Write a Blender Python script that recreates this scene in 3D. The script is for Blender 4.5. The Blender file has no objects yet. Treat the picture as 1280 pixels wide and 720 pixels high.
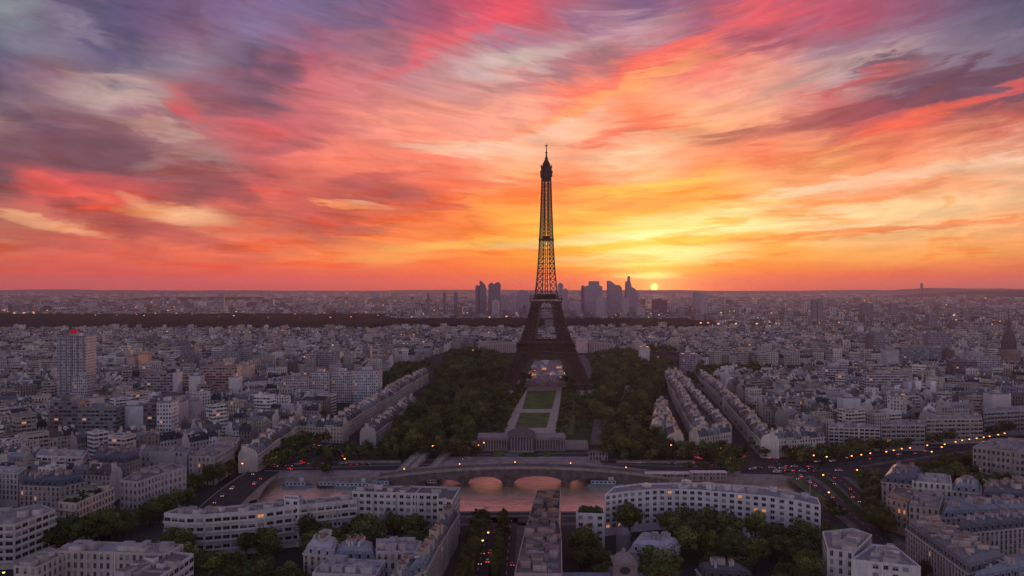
import bpy, math, random
import numpy as np
from mathutils import Vector, Matrix
from mathutils.geometry import tessellate_polygon

C = bpy.context.scene.collection
rnd = random.Random(7)
R = math.radians
def sys_out(*a): pass
CAM_H = 124.0
HZ = 361.0          # picture row of the true horizon; focal length 1000 px of a 1280 px wide frame

# ---------------------------------------------------------------- camera
cd = bpy.data.cameras.new('camera')
cd.sensor_width = 36.0
cd.lens = 36.0 * 1000 / 1280
cd.shift_y = -(360.0 - HZ) / 1280.0
cd.clip_start = 1.0
cd.clip_end = 60000.0
cam = bpy.data.objects.new('camera', cd)
cam.location = (0, 0, CAM_H)
cam.rotation_euler = (R(90), 0, 0)
C.objects.link(cam)
bpy.context.scene.camera = cam

# ---------------------------------------------------------------- exposure
sc = bpy.context.scene
sc.view_settings.view_transform = 'Standard'
sc.view_settings.look = 'None'
sc.view_settings.exposure = 0.0
sc.view_settings.gamma = 1.0
sc.view_settings.use_curve_mapping = False
sc.cycles.use_denoising = True
sc.cycles.max_bounces = 6
sc.cycles.diffuse_bounces = 2
sc.cycles.glossy_bounces = 3
sc.cycles.transparent_max_bounces = 8
sc.cycles.volume_bounces = 0
sc.cycles.sample_clamp_indirect = 4.0
sc.cycles.use_adaptive_sampling = True
sc.cycles.adaptive_threshold = 0.01
HAZE = 3.3e-5

def lin(c):
    return tuple(((v / 255.0) / 12.92 if v / 255.0 <= 0.04045 else ((v / 255.0 + 0.055) / 1.055) ** 2.4) for v in c)

# ---------------------------------------------------------------- world: dusk sky with a painted-by-nodes cloud deck
SUN_AZ = math.atan((818 - 640) / 1000.0)
SUN_EL = R(0.13)
world = bpy.data.worlds.new('World')
sc.world = world
world.use_nodes = True
WT = world.node_tree
for n in list(WT.nodes):
    WT.nodes.remove(n)
WL = WT.links

class NB:
    """tiny node builder"""
    def __init__(s, tree):
        s.t = tree
    def n(s, typ, **kw):
        x = s.t.nodes.new(typ)
        for k, v in kw.items():
            setattr(x, k, v)
        return x
    def put(s, sock, v):
        if hasattr(v, 'is_output'):
            s.t.links.new(v, sock)
        elif v is not None:
            if sock.type == 'RGBA' and len(v) == 3:
                v = (v[0], v[1], v[2], 1)
            sock.default_value = v
    def m(s, op, a, b=None, c=None, clamp=False):
        x = s.n('ShaderNodeMath', operation=op, use_clamp=clamp)
        s.put(x.inputs[0], a)
        if b is not None: s.put(x.inputs[1], b)
        if c is not None: s.put(x.inputs[2], c)
        return x.outputs[0]
    def comb(s, x, y, z=0.0):
        q = s.n('ShaderNodeCombineXYZ')
        s.put(q.inputs[0], x); s.put(q.inputs[1], y); s.put(q.inputs[2], z)
        return q.outputs[0]
    def mix(s, f, a, b, mode='MIX'):
        x = s.n('ShaderNodeMix', data_type='RGBA', blend_type=mode)
        s.put(x.inputs[0], f); s.put(x.inputs[6], a); s.put(x.inputs[7], b)
        return x.outputs[2]
    def noise(s, vec, scale, detail=4, rough=0.5, dist=0.0, dims='3D'):
        x = s.n('ShaderNodeTexNoise', noise_dimensions=dims)
        if vec is not None: s.put(x.inputs['Vector'], vec)
        x.inputs['Scale'].default_value = scale
        x.inputs['Detail'].default_value = detail
        x.inputs['Roughness'].default_value = rough
        x.inputs['Distortion'].default_value = dist
        return x.outputs['Fac'], x.outputs['Color']
    def ss(s, v, a, b):
        x = s.n('ShaderNodeMapRange', interpolation_type='SMOOTHSTEP')
        s.put(x.inputs[0], v)
        x.inputs[1].default_value = a; x.inputs[2].default_value = b
        x.inputs[3].default_value = 0; x.inputs[4].default_value = 1
        return x.outputs[0]

# sky colours (display values) by compass bearing (columns) and height (rows), read off the evening sky
ROWS = [0, 40, 80, 120, 160, 200, 240, 280, 320, 345, 361]
SKY = [
 [(125,130,140),(100,88,115),(98,82,116),(110,85,120),(128,105,145),(115,100,138),(125,92,130),(165,82,110),(222,85,105),(155,105,130),(120,90,130),(145,90,125),(220,90,105),(185,85,110),(150,88,118),(110,88,118),(86,86,115)],
 [(115,115,135),(128,118,138),(92,82,116),(132,95,125),(125,110,145),(145,100,130),(155,105,125),(205,98,112),(165,130,145),(190,145,155),(190,148,160),(165,95,115),(195,90,108),(152,112,132),(150,118,138),(118,105,130),(100,95,120)],
 [(100,90,120),(140,104,118),(112,102,125),(145,128,148),(102,78,104),(178,95,110),(192,120,130),(190,140,145),(205,175,170),(168,120,130),(195,100,110),(240,115,108),(230,145,130),(195,155,152),(160,140,150),(130,110,130),(110,95,120)],
 [(100,82,105),(152,122,132),(190,160,158),(155,85,100),(132,90,110),(208,112,118),(215,130,130),(212,145,140),(225,150,142),(252,125,105),(250,160,115),(250,160,135),(235,170,148),(205,110,110),(140,80,98),(112,72,94),(122,76,92)],
 [(160,130,130),(126,88,104),(138,98,110),(158,110,118),(218,95,98),(200,108,112),(245,150,130),(250,155,130),(250,170,140),(252,200,165),(250,125,95),(252,185,140),(245,165,132),(185,92,92),(225,98,84),(185,98,94),(205,102,92)],
 [(112,74,90),(118,76,90),(128,82,94),(168,122,122),(190,95,100),(250,135,112),(235,120,100),(250,130,105),(250,190,155),(250,150,120),(252,195,155),(250,150,115),(248,125,95),(250,165,110),(250,140,105),(250,165,125),(240,185,150)],
 [(130,80,86),(220,90,90),(200,85,86),(138,74,84),(220,95,90),(205,95,90),(180,88,88),(225,105,82),(252,150,82),(250,122,78),(252,160,82),(252,165,82),(250,190,125),(240,145,100),(245,165,120),(245,175,130),(240,185,140)],
 [(185,112,92),(205,118,98),(168,80,80),(210,120,98),(222,115,90),(185,85,85),(238,115,80),(252,130,72),(252,165,75),(253,190,85),(254,200,88),(254,205,105),(253,208,130),(250,215,160),(245,200,145),(242,188,130),(238,168,115)],
 [(215,105,85),(225,102,84),(228,105,84),(240,112,80),(240,118,84),(252,142,85),(254,158,85),(254,135,68),(254,155,55),(255,178,60),(255,196,66),(254,172,60),(254,165,62),(252,172,88),(250,165,85),(248,160,85),(245,155,85)],
 [(218,84,70),(222,84,70),(226,84,70),(232,86,68),(238,90,66),(244,94,60),(250,98,54),(255,104,48),(255,114,38),(255,118,30),(255,155,34),(255,122,34),(254,112,42),(250,108,46),(242,105,50),(234,102,56),(226,100,60)],
 [(205,76,70),(205,76,70),(207,76,70),(209,76,68),(212,78,66),(218,80,60),(226,84,54),(234,88,48),(240,90,44),(248,94,40),(255,105,38),(250,98,40),(236,90,48),(222,88,56),(210,86,62),(202,84,66),(196,84,70)],
]
# local cloud features: column, row, half-length, half-height, slope (deg, + = rises to the sun side), colour, strength
BL = [
 (150,118,62,14,-8,(198,168,162),.7),(25,150,50,10,-22,(105,82,108),.6),(95,188,110,20,-6,(112,72,88),.75),
 (228,135,12,20,50,(215,85,92),.7),(210,165,34,9,-10,(205,165,150),.6),(225,200,46,8,6,(190,150,145),.5),
 (60,232,34,9,-14,(235,95,88),.7),(128,250,44,9,-4,(250,105,90),.75),(90,255,24,6,-5,(165,80,86),.7),
 (230,268,44,9,-6,(250,190,145),.85),(180,252,24,5,-22,(245,165,130),.6),(50,278,70,5,-12,(240,175,130),.8),
 (200,290,95,10,-12,(178,82,80),.7),(70,300,70,8,-10,(185,88,80),.5),(265,228,60,14,-22,(142,74,84),.7),
 (355,90,24,16,10,(100,76,104),.6),(350,185,34,9,14,(168,88,98),.6),(470,218,44,5,8,(190,88,90),.7),(480,240,50,10,-10,(182,86,90),.7),
 (545,258,36,5,2,(205,88,80),.7),(400,270,44,9,-12,(198,90,86),.6),(440,290,40,6,0,(200,92,84),.5),(445,256,36,4,-4,(252,185,145),.7),
 (590,186,60,9,-3,(250,212,182),.75),(780,196,44,8,12,(252,210,175),.65),(700,160,60,7,18,(250,205,180),.45),
 (560,45,80,9,28,(232,95,108),.65),(640,10,44,12,26,(235,85,102),.6),(870,52,110,10,26,(240,100,102),.65),(790,100,110,9,24,(254,120,100),.75),
 (770,118,90,7,22,(253,172,110),.7),(650,72,60,11,12,(205,185,180),.6),(705,88,60,8,15,(158,108,122),.55),(950,48,30,11,20,(150,80,102),.6),
 (790,165,46,7,12,(245,108,90),.75),(750,178,26,5,10,(240,105,92),.5),(1120,76,50,8,6,(100,68,90),.8),(1200,92,120,9,6,(104,68,90),.7),(1160,116,90,13,14,(98,64,88),.8),
 (1080,98,70,8,14,(190,80,88),.6),(1030,150,110,10,14,(155,75,86),.7),(1140,150,90,8,18,(250,108,82),.7),(1240,118,60,6,18,(235,95,88),.6),
 (1060,75,80,7,16,(190,160,158),.6),(1240,60,70,9,12,(130,115,138),.5),(1180,212,120,8,10,(250,212,178),.7),(1000,238,60,6,10,(252,222,185),.7),
 (1010,254,120,5,8,(250,150,105),.55),(1100,264,140,10,5,(252,218,165),.6),(1120,286,180,3.2,4,(240,128,78),.85),(980,296,60,4,2,(250,150,70),.6),
 (690,238,60,8,4,(250,118,78),.7),(830,252,90,4,5,(248,140,80),.6),(800,232,80,6,6,(254,210,95),.6),(700,276,60,5,6,(250,150,75),.5),
 (820,292,130,6,5,(255,243,185),.8),(830,300,90,3,4,(252,190,85),.5),(880,270,110,7,6,(255,236,170),.6),(830,320,80,10,3,(255,240,175),.85),(750,308,60,3,3,(255,190,80),.5),
 (800,330,70,2.2,1,(255,205,90),.5),(818,344,34,4,0,(255,232,140),.9),(860,336,110,3,1,(250,150,50),.6),(1080,318,200,7,1,(252,180,95),.4),
 (600,305,90,5,3,(254,205,105),.7),(500,322,60,5,2,(254,170,90),.5),(640,284,90,4,3,(250,140,70),.5),(590,322,80,4,4,(252,130,70),.5),(600,230,60,6,2,(228,98,80),.5),
 (20,8,30,12,0,(140,150,158),.4),(110,14,44,9,-20,(80,75,112),.5),(95,38,26,8,-12,(138,132,148),.5),
]
w = NB(WT)
tc = w.n('ShaderNodeTexCoord').outputs['Generated']
sp = w.n('ShaderNodeSeparateXYZ'); WL.new(tc, sp.inputs[0])
dx, dy, dz = sp.outputs
ys = w.m('MAXIMUM', dy, 0.08)
# ground-plane style cloud coordinates: streets of cloud that run towards the point where the sun sets
zz = w.m('ADD', w.m('MAXIMUM', dz, 0.0), 0.055)
ca, sa = math.cos(R(4)), math.sin(R(4))
lx = w.m('DIVIDE', w.m('SUBTRACT', w.m('MULTIPLY', dx, ca), w.m('MULTIPLY', dy, sa)), zz)
ly = w.m('DIVIDE', w.m('ADD', w.m('MULTIPLY', dy, ca), w.m('MULTIPLY', dx, sa)), zz)
px0 = w.m('ADD', w.m('MULTIPLY', w.m('DIVIDE', dx, ys), 1000), 640)
v0 = w.m('MULTIPLY', w.m('DIVIDE', dz, ys), 1000)          # height above the horizon
dxp = w.m('SUBTRACT', px0, 760)
fan = w.m('ADD', 1.0, w.m('DIVIDE', w.m('SQRT', w.m('ADD', w.m('MULTIPLY', dxp, dxp), 16000)), 760))
fw = w.m('POWER', w.m('ADD', w.m('MAXIMUM', w.m('DIVIDE', v0, fan), 0.0), 6.0), 0.8)
pv = w.comb(w.m('MULTIPLY', lx, 1.0), w.m('MULTIPLY', ly, 0.42), 3.1)
n1f, n1c = w.noise(pv, 1.15, 6, 0.55, 0.4)
n2f, n2c = w.noise(w.comb(w.m('DIVIDE', px0, 130), w.m('MULTIPLY', fw, 0.15), 9.7), 1.0, 8, 0.55, 0.9)
n3f, n3c = w.noise(w.comb(w.m('DIVIDE', px0, 72), w.m('MULTIPLY', fw, 0.46), 21.0), 1.0, 7, 0.6, 0.7)
def sep(c):
    q = w.n('ShaderNodeSeparateColor'); WL.new(c, q.inputs[0]); return q.outputs
s1, s2, s3 = sep(n1c), sep(n2c), sep(n3c)
def cen(v, k): return w.m('MULTIPLY', w.m('SUBTRACT', v, 0.5), k)
amp = w.m('ADD', w.m('MULTIPLY', w.m('MAXIMUM', v0, 0.0), 0.24), 5)
px = w.m('ADD', px0, w.m('ADD', cen(s1[0], 90), cen(s2[0], 90)))
vv = w.m('ADD', v0, w.m('MULTIPLY', amp, w.m('ADD', cen(s1[1], 1.5), w.m('ADD', cen(s2[1], 1.3), cen(s3[1], .7)))))
fac = w.m('DIVIDE', vv, 361.0, clamp=True)
acc = None
for i in range(17):
    cr = w.n('ShaderNodeValToRGB')
    els = cr.color_ramp.elements
    pts = sorted(((361 - ROWS[j]) / 361.0, SKY[j][i]) for j in range(len(ROWS)))
    while len(els) < len(pts): els.new(0.5)
    for e, (p, c) in zip(els, pts):
        e.position = p; e.color = lin(c) + (1,)
    cr.color_ramp.interpolation = 'LINEAR'
    WL.new(fac, cr.inputs[0])
    t = w.m('DIVIDE', w.m('SUBTRACT', px, i * 80.0), 80.0)
    if i == 0: t = w.m('MAXIMUM', t, 0.0)
    if i == 16: t = w.m('MINIMUM', t, 0.0)
    wt = w.m('MAXIMUM', w.m('SUBTRACT', 1.0, w.m('ABSOLUTE', t)), 0.0)
    vm = w.n('ShaderNodeVectorMath', operation='SCALE')
    WL.new(cr.outputs[0], vm.inputs[0]); WL.new(wt, vm.inputs['Scale'])
    if acc is None: acc = vm.outputs[0]
    else:
        ad = w.n('ShaderNodeVectorMath', operation='ADD')
        WL.new(acc, ad.inputs[0]); WL.new(vm.outputs[0], ad.inputs[1]); acc = ad.outputs[0]
col = acc
bx = w.m('ADD', px0, w.m('ADD', cen(s1[2], 40), cen(s2[2], 70)))
by = w.m('ADD', v0, w.m('MULTIPLY', amp, w.m('ADD', cen(s2[1], .7), w.m('ADD', cen(s3[2], .8), cen(s1[1], .4)))))
rag = w.m('ADD', 1.0, w.m('ADD', cen(s3[0], 2.0), cen(n2f, 1.6)))
for (cx, cy, rx, ry, rot, bc, st) in BL:
    a = R(rot)
    ex = w.m('SUBTRACT', bx, cx); ey = w.m('SUBTRACT', by, 361 - cy)
    e1 = w.m('ADD', w.m('MULTIPLY', ex, math.cos(a) / rx), w.m('MULTIPLY', ey, math.sin(a) / rx))
    e2 = w.m('ADD', w.m('MULTIPLY', ex, -math.sin(a) / ry), w.m('MULTIPLY', ey, math.cos(a) / ry))
    rr = w.m('ADD', w.m('MULTIPLY', e1, e1), w.m('MULTIPLY', e2, e2))
    g = w.m('SUBTRACT', 1.0, w.ss(w.m('MULTIPLY', rr, rag), -.25, 3.0))
    col = w.mix(w.m('MULTIPLY', g, min(1, st * (1.12 if sum(bc) < 420 else .92)), clamp=True), col, lin(bc))
# fine streaks: thin cloud darker and thicker cloud paler
hi = w.ss(v0, 4, 70)
st = w.m('ADD', cen(n2f, 1.0), cen(n3f, .6))
st = w.m('ADD', 1.0, w.m('MULTIPLY', st, hi))
vm = w.n('ShaderNodeVectorMath', operation='SCALE'); WL.new(col, vm.inputs[0]); WL.new(st, vm.inputs['Scale'])
col = vm.outputs[0]
# orange cloud streets between the gold ones, and purple shreds higher up
lowsky = w.m('SUBTRACT', 1.0, w.ss(v0, 60, 230))
o1 = w.m('MULTIPLY', w.ss(w.m('ADD', w.m('MULTIPLY', s2[2], .55), w.m('MULTIPLY', s3[1], .45)), .5, .62), w.m('ADD', .15, w.m('MULTIPLY', lowsky, .75)))
col = w.mix(w.m('MULTIPLY', o1, w.ss(v0, 2, 30)), col, w.mix(1.0, col, (1.0, .66, .42), 'MULTIPLY'))
p1_ = w.m('MULTIPLY', w.ss(s2[0], .54, .68), w.m('MULTIPLY', w.ss(v0, 90, 240), .5))
col = w.mix(p1_, col, w.mix(1.0, col, (.62, .52, .74), 'MULTIPLY'))
# above the picture and behind the viewer: dusk blue
zen = w.mix(n1f, lin((84, 84, 120)), lin((128, 112, 138)))
col = w.mix(w.ss(dz, 0.34, 0.62), col, zen)
rear = w.mix(w.ss(dz, 0.0, 0.45), lin((255, 234, 240)), lin((128, 128, 164)))
col = w.mix(w.ss(dy, 0.45, -0.15), col, rear)
# the sun's disc, half set
hs = w.n('ShaderNodeHueSaturation'); hs.inputs['Saturation'].default_value = 1.02; WL.new(col, hs.inputs['Color']); col = hs.outputs[0]
sd = (math.sin(SUN_AZ) * math.cos(SUN_EL), math.cos(SUN_AZ) * math.cos(SUN_EL), math.sin(SUN_EL))
dt = w.n('ShaderNodeVectorMath', operation='DOT_PRODUCT'); WL.new(tc, dt.inputs[0]); dt.inputs[1].default_value = sd
ang = w.m('ARCCOSINE', w.m('MINIMUM', dt.outputs['Value'], 0.9999999))
disc = w.m('SUBTRACT', 1.0, w.ss(ang, R(0.12), R(0.34)))
glow = w.m('EXPONENT', w.m('MULTIPLY', ang, -24.0))
glo2 = w.m('EXPONENT', w.m('MULTIPLY', ang, -11.0))
col = w.mix(glow, col, (1.25, .66, .12), 'ADD')
gl2 = w.n('ShaderNodeVectorMath', operation='SCALE'); gl2.inputs[0].default_value = (.03, .008, .0); WL.new(glo2, gl2.inputs['Scale'])
ad = w.n('ShaderNodeVectorMath', operation='ADD'); WL.new(col, ad.inputs[0]); WL.new(gl2.outputs[0], ad.inputs[1]); col = ad.outputs[0]
col = w.mix(disc, col, (4.0, 2.3, .55))
below = w.ss(dz, -0.002, -0.03)
col = w.mix(below, col, lin((60, 44, 58)))
bg1 = w.n('ShaderNodeBackground'); WL.new(col, bg1.inputs[0]); bg1.inputs[1].default_value = 1.0
sky = w.n('ShaderNodeTexSky', sky_type='NISHITA', sun_disc=False, sun_elevation=R(1.0), sun_rotation=SUN_AZ, altitude=120, dust_density=3.0)
bg2 = w.n('ShaderNodeBackground'); WL.new(sky.outputs[0], bg2.inputs[0]); bg2.inputs[1].default_value = 0.012
ash = w.n('ShaderNodeAddShader'); WL.new(bg1.outputs[0], ash.inputs[0]); WL.new(bg2.outputs[0], ash.inputs[1])
wo = w.n('ShaderNodeOutputWorld'); WL.new(ash.outputs[0], wo.inputs[0])
world.cycles.sampling_method = 'MANUAL'
world.cycles.sample_map_resolution = 1024

# ---------------------------------------------------------------- sun lamp, just above the horizon
sl = bpy.data.lights.new('sun', 'SUN')
sl.energy = 2.4
sl.angle = R(0.5)
sl.color = (1.0, 0.52, 0.3)
so = bpy.data.objects.new('sun', sl)
e_ = R(1.6)
d = Vector((math.sin(SUN_AZ) * math.cos(e_), math.cos(SUN_AZ) * math.cos(e_), math.sin(e_)))
so.rotation_euler = d.to_track_quat('Z', 'Y').to_euler()
so.location = (0, 0, 500)
C.objects.link(so)
# ================================================================ helpers
def P(x, y, z=0.0):
    """ground survey: point at height z seen at column x, row y of the frame"""
    Y = 1000.0 * (CAM_H - z) / (y - HZ)
    return Vector(((x - 640.0) * Y / 1000.0, Y, z))
def PY(x, Y, z=0.0):
    return Vector(((x - 640.0) * Y / 1000.0, Y, z))

def newmat(name):
    m = bpy.data.materials.new(name); m.use_nodes = True
    nt = m.node_tree
    for n in list(nt.nodes): nt.nodes.remove(n)
    b = NB(nt)
    o = b.n('ShaderNodeOutputMaterial')
    p = b.n('ShaderNodeBsdfPrincipled')
    nt.links.new(p.outputs[0], o.inputs[0])
    p.inputs['Specular IOR Level'].default_value = 0.12
    return m, b, p
def coords(b):
    return b.n('ShaderNodeTexCoord').outputs['Object']
def geo(b):
    return b.n('ShaderNodeNewGeometry').outputs['Position']
def simple(name, c1, c2=None, scale=0.2, rough=0.8, detail=5, metal=0.0, world_pos=False, emis=None, estr=0):
    m, b, p = newmat(name)
    if c2 is None: b.put(p.inputs['Base Color'], c1)
    else:
        f, _ = b.noise(geo(b) if world_pos else coords(b), scale, detail, 0.6)
        b.put(p.inputs['Base Color'], b.mix(b.ss(f, .3, .7), c1, c2))
    p.inputs['Roughness'].default_value = rough
    p.inputs['Metallic'].default_value = metal
    if emis:
        b.put(p.inputs['Emission Color'], emis); p.inputs['Emission Strength'].default_value = estr
    return m
M = {}
M['ground'] = simple('ground_mat', (.028, .027, .028), (.06, .055, .052), .02, .9, 8, world_pos=True)
M['road'] = simple('road_mat', (.03, .03, .032), (.05, .048, .05), .15, .75, 6, world_pos=True)
M['pave'] = simple('paving_mat', (.09, .08, .078), (.16, .14, .13), .12, .85, 8, world_pos=True)
M['plaza'] = simple('plaza_mat', (.2, .165, .16), (.34, .28, .27), .12, .85, 8, world_pos=True)
M['sand'] = simple('sand_path_mat', (.34, .27, .22), (.46, .38, .31), .1, .9, 8, world_pos=True)
M['grass'] = simple('lawn_mat', (.05, .085, .022), (.13, .16, .05), .07, .95, 9, world_pos=True)
M['garden'] = simple('garden_mat', (.018, .035, .012), (.045, .07, .022), .15, .95, 9, world_pos=True)
M['marking'] = simple('marking_mat', (.6, .6, .58), (.45, .45, .44), .6, .8)
M['stone'] = simple('stone_mat', (.22, .19, .17), (.36, .31, .28), .25, .85, 8)
M['darkstone'] = simple('dark_stone_mat', (.08, .07, .068), (.15, .13, .12), .25, .85, 8)
M['iron'] = simple('iron_mat', (.06, .036, .034), (.10, .06, .056), .12, .6, 6)
M['bark'] = simple('bark_mat', (.04, .03, .022), (.08, .06, .045), 1.5, .95)
M['hedge'] = simple('hedge_mat', (.02, .04, .012), (.045, .075, .02), .5, .95, 8)
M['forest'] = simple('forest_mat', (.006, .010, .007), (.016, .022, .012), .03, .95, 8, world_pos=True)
M['hill'] = simple('hill_mat', (.035, .035, .035), (.08, .075, .075), .0012, .95, 9, world_pos=True)
M['glass0'] = simple('glass_mat', (.012, .014, .018), (.03, .034, .042), .4, .12)
M['blind'] = simple('window_blind_mat', (.2, .19, .19), (.32, .3, .29), .5, .7); M['glass'] = M['glass0']; M['glass'].node_tree.nodes['Principled BSDF'].inputs['Specular IOR Level'].default_value = .5
M['frame'] = simple('window_frame_mat', (.3, .28, .27), None, rough=.6)
M['lit'] = simple('window_and_stall_glow_mat', (.3, .2, .1), None, emis=(1, .36, .1), estr=.55)
M['lamp'] = simple('lamp_glow_mat', (.8, .5, .2), None, emis=(1, .3, .045), estr=6)
M['red'] = simple('tail_light_mat', (.5, .02, .02), None, emis=(1, .05, .03), estr=2.6)
M['white_light'] = simple('head_light_mat', (.8, .7, .6), None, emis=(1, .62, .35), estr=1.6)
M['redsign'] = simple('red_sign_mat', (.6, .02, .06), None, emis=(1, .01, .06), estr=.1)
M['metal'] = simple('dark_metal_mat', (.05, .05, .055), (.09, .09, .095), 1, .5)
M['clay'] = simple('clay_pot_mat', (.3, .12, .07), (.4, .19, .11), 1, .9)
M['tyre'] = simple('tyre_mat', (.02, .02, .02), None, rough=.9)
M['boatblue'] = simple('boat_blue_mat', (.1, .2, .27), (.16, .28, .35), .3, .5)
M['boatwhite'] = simple('boat_white_mat', (.4, .4, .42), (.55, .55, .56), .3, .5)
M['boatdark'] = simple('boat_dark_mat', (.03, .035, .045), (.06, .065, .075), .3, .5)
CARS = [simple('car_paint_%s' % n, c, None, rough=.3) for n, c in (('white', (.6, .6, .6)), ('black', (.02, .02, .022)), ('grey', (.16, .165, .17)), ('silver', (.4, .41, .42)), ('blue', (.04, .07, .16)), ('red', (.3, .03, .03)))]
CARN = ['white', 'black', 'grey', 'silver', 'blue', 'red']

def attr_col(b):
    a = b.n('ShaderNodeAttribute', attribute_name='Col'); return a.outputs['Color']
def facade(name, pw, ph, lo, hi, ylo, yhi, litp, band=False):
    """wall with rows of windows laid out in metres (UV)"""
    m, b, p = newmat(name)
    uv = b.n('ShaderNodeUVMap', uv_map='UVMap').outputs[0]
    s = b.n('ShaderNodeSeparateXYZ'); b.t.links.new(uv, s.inputs[0])
    u = b.m('DIVIDE', s.outputs[0], pw); v = b.m('DIVIDE', s.outputs[1], ph)
    fu, fv = b.m('FRACT', u), b.m('FRACT', v)
    inu = b.m('MULTIPLY', b.m('GREATER_THAN', fu, lo), b.m('LESS_THAN', fu, hi))
    inv = b.m('MULTIPLY', b.m('GREATER_THAN', fv, ylo), b.m('LESS_THAN', fv, yhi))
    mask = b.m('MULTIPLY', b.m('MULTIPLY', inu, inv), b.m('GREATER_THAN', s.outputs[1], .3))
    cell = b.comb(b.m('FLOOR', u), b.m('FLOOR', v), b.m('MULTIPLY', b.m('FLOOR', b.m('DIVIDE', u, 40)), 7.3))
    wn = b.n('ShaderNodeTexWhiteNoise', noise_dimensions='3D'); b.t.links.new(cell, wn.inputs[0])
    mask = b.m('MULTIPLY', mask, b.m('GREATER_THAN', wn.outputs['Value'], .10))
    lit = b.m('MULTIPLY', mask, b.m('GREATER_THAN', wn.outputs['Value'], 1 - litp * .35))
    f, _ = b.noise(b.comb(s.outputs[0], s.outputs[1]), .12, 6, .6)
    f2, _ = b.noise(b.comb(b.m('MULTIPLY', s.outputs[0], 1.0), b.m('MULTIPLY', s.outputs[1], .15)), .9, 4, .6)
    k = b.m('ADD', .62, b.m('ADD', b.m('MULTIPLY', f, .45), b.m('MULTIPLY', f2, .25)))
    cornice = b.m('GREATER_THAN', fv, .93)
    k = b.m('SUBTRACT', k, b.m('MULTIPLY', cornice, .16))
    vm = b.n('ShaderNodeVectorMath', operation='SCALE'); b.t.links.new(attr_col(b), vm.inputs[0]); b.t.links.new(k, vm.inputs['Scale'])
    gl = b.mix(b.m('POWER', wn.outputs['Value'], 4.0), (.012, .014, .02), (.26, .25, .26))
    b.put(p.inputs['Base Color'], b.mix(mask, vm.outputs[0], gl))
    b.put(p.inputs['Roughness'], b.m('SUBTRACT', .88, b.m('MULTIPLY', mask, 0.0 if name == 'far_wall_mat' else .3)))
    b.put(p.inputs['Emission Color'], (1, .36, .10))
    b.put(p.inputs['Emission Strength'], b.m('MULTIPLY', lit, .45))
    return m
M['facade'] = facade('haussmann_wall_mat', 2.6, 3.1, .29, .71, .12, .74, .006)
M['bands'] = facade('modern_wall_mat', 3.4, 3.0, .06, .94, .32, .82, .005)
M['grid'] = facade('tower_wall_mat', 2.2, 3.0, .2, .8, .2, .75, .008)
M['far'] = facade('far_wall_mat', 9.0, 6.0, .2, .75, .15, .7, .010)
M['mansard'] = facade('mansard_mat', 2.6, 3.2, .3, .7, .15, .7, .004)
def tinted(name, scale, amp, rough, pos=True, streak=False):
    m, b, p = newmat(name)
    f, _ = b.noise(geo(b), scale, 7, .65)
    k = b.m('ADD', 1 - amp, b.m('MULTIPLY', f, 2 * amp))
    if streak:
        sv = b.n('ShaderNodeVectorMath', operation='MULTIPLY'); b.t.links.new(geo(b), sv.inputs[0]); sv.inputs[1].default_value = (1, 1, .12)
        g, _ = b.noise(sv.outputs[0], 1.1, 4, .6)
        k = b.m('MULTIPLY', k, b.m('ADD', .55, b.m('MULTIPLY', g, .9)))
    vm = b.n('ShaderNodeVectorMath', operation='SCALE'); b.t.links.new(attr_col(b), vm.inputs[0]); b.t.links.new(k, vm.inputs['Scale'])
    b.put(p.inputs['Base Color'], vm.outputs[0]); p.inputs['Roughness'].default_value = rough
    return m
M['wall'] = tinted('plaster_mat', .12, .4, .9, streak=True)
M['roof'] = tinted('roof_mat', .35, .45, .62, streak=True)
M['leaf'] = tinted('leaf_mat', .25, .35, .8)
def vary(m):
    nt = m.node_tree; b = NB(nt); p = nt.nodes['Principled BSDF']; src = p.inputs['Base Color'].links[0].from_socket
    oi = b.n('ShaderNodeObjectInfo'); k = b.m('ADD', .6, b.m('MULTIPLY', oi.outputs['Random'], .95))
    vm = b.n('ShaderNodeVectorMath', operation='SCALE'); nt.links.new(src, vm.inputs[0]); nt.links.new(k, vm.inputs['Scale'])
    f_ = b.m('FRACT', b.m('MULTIPLY', oi.outputs['Random'], 7.7))
    b.put(p.inputs['Base Color'], b.mix(f_, vm.outputs[0], b.mix(1.0, vm.outputs[0], (1.25, 1.03, .75), 'MULTIPLY')))
vary(M['leaf'])
M['leafmass'] = tinted('leaf_mass_mat', .05, .5, .8)

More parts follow.
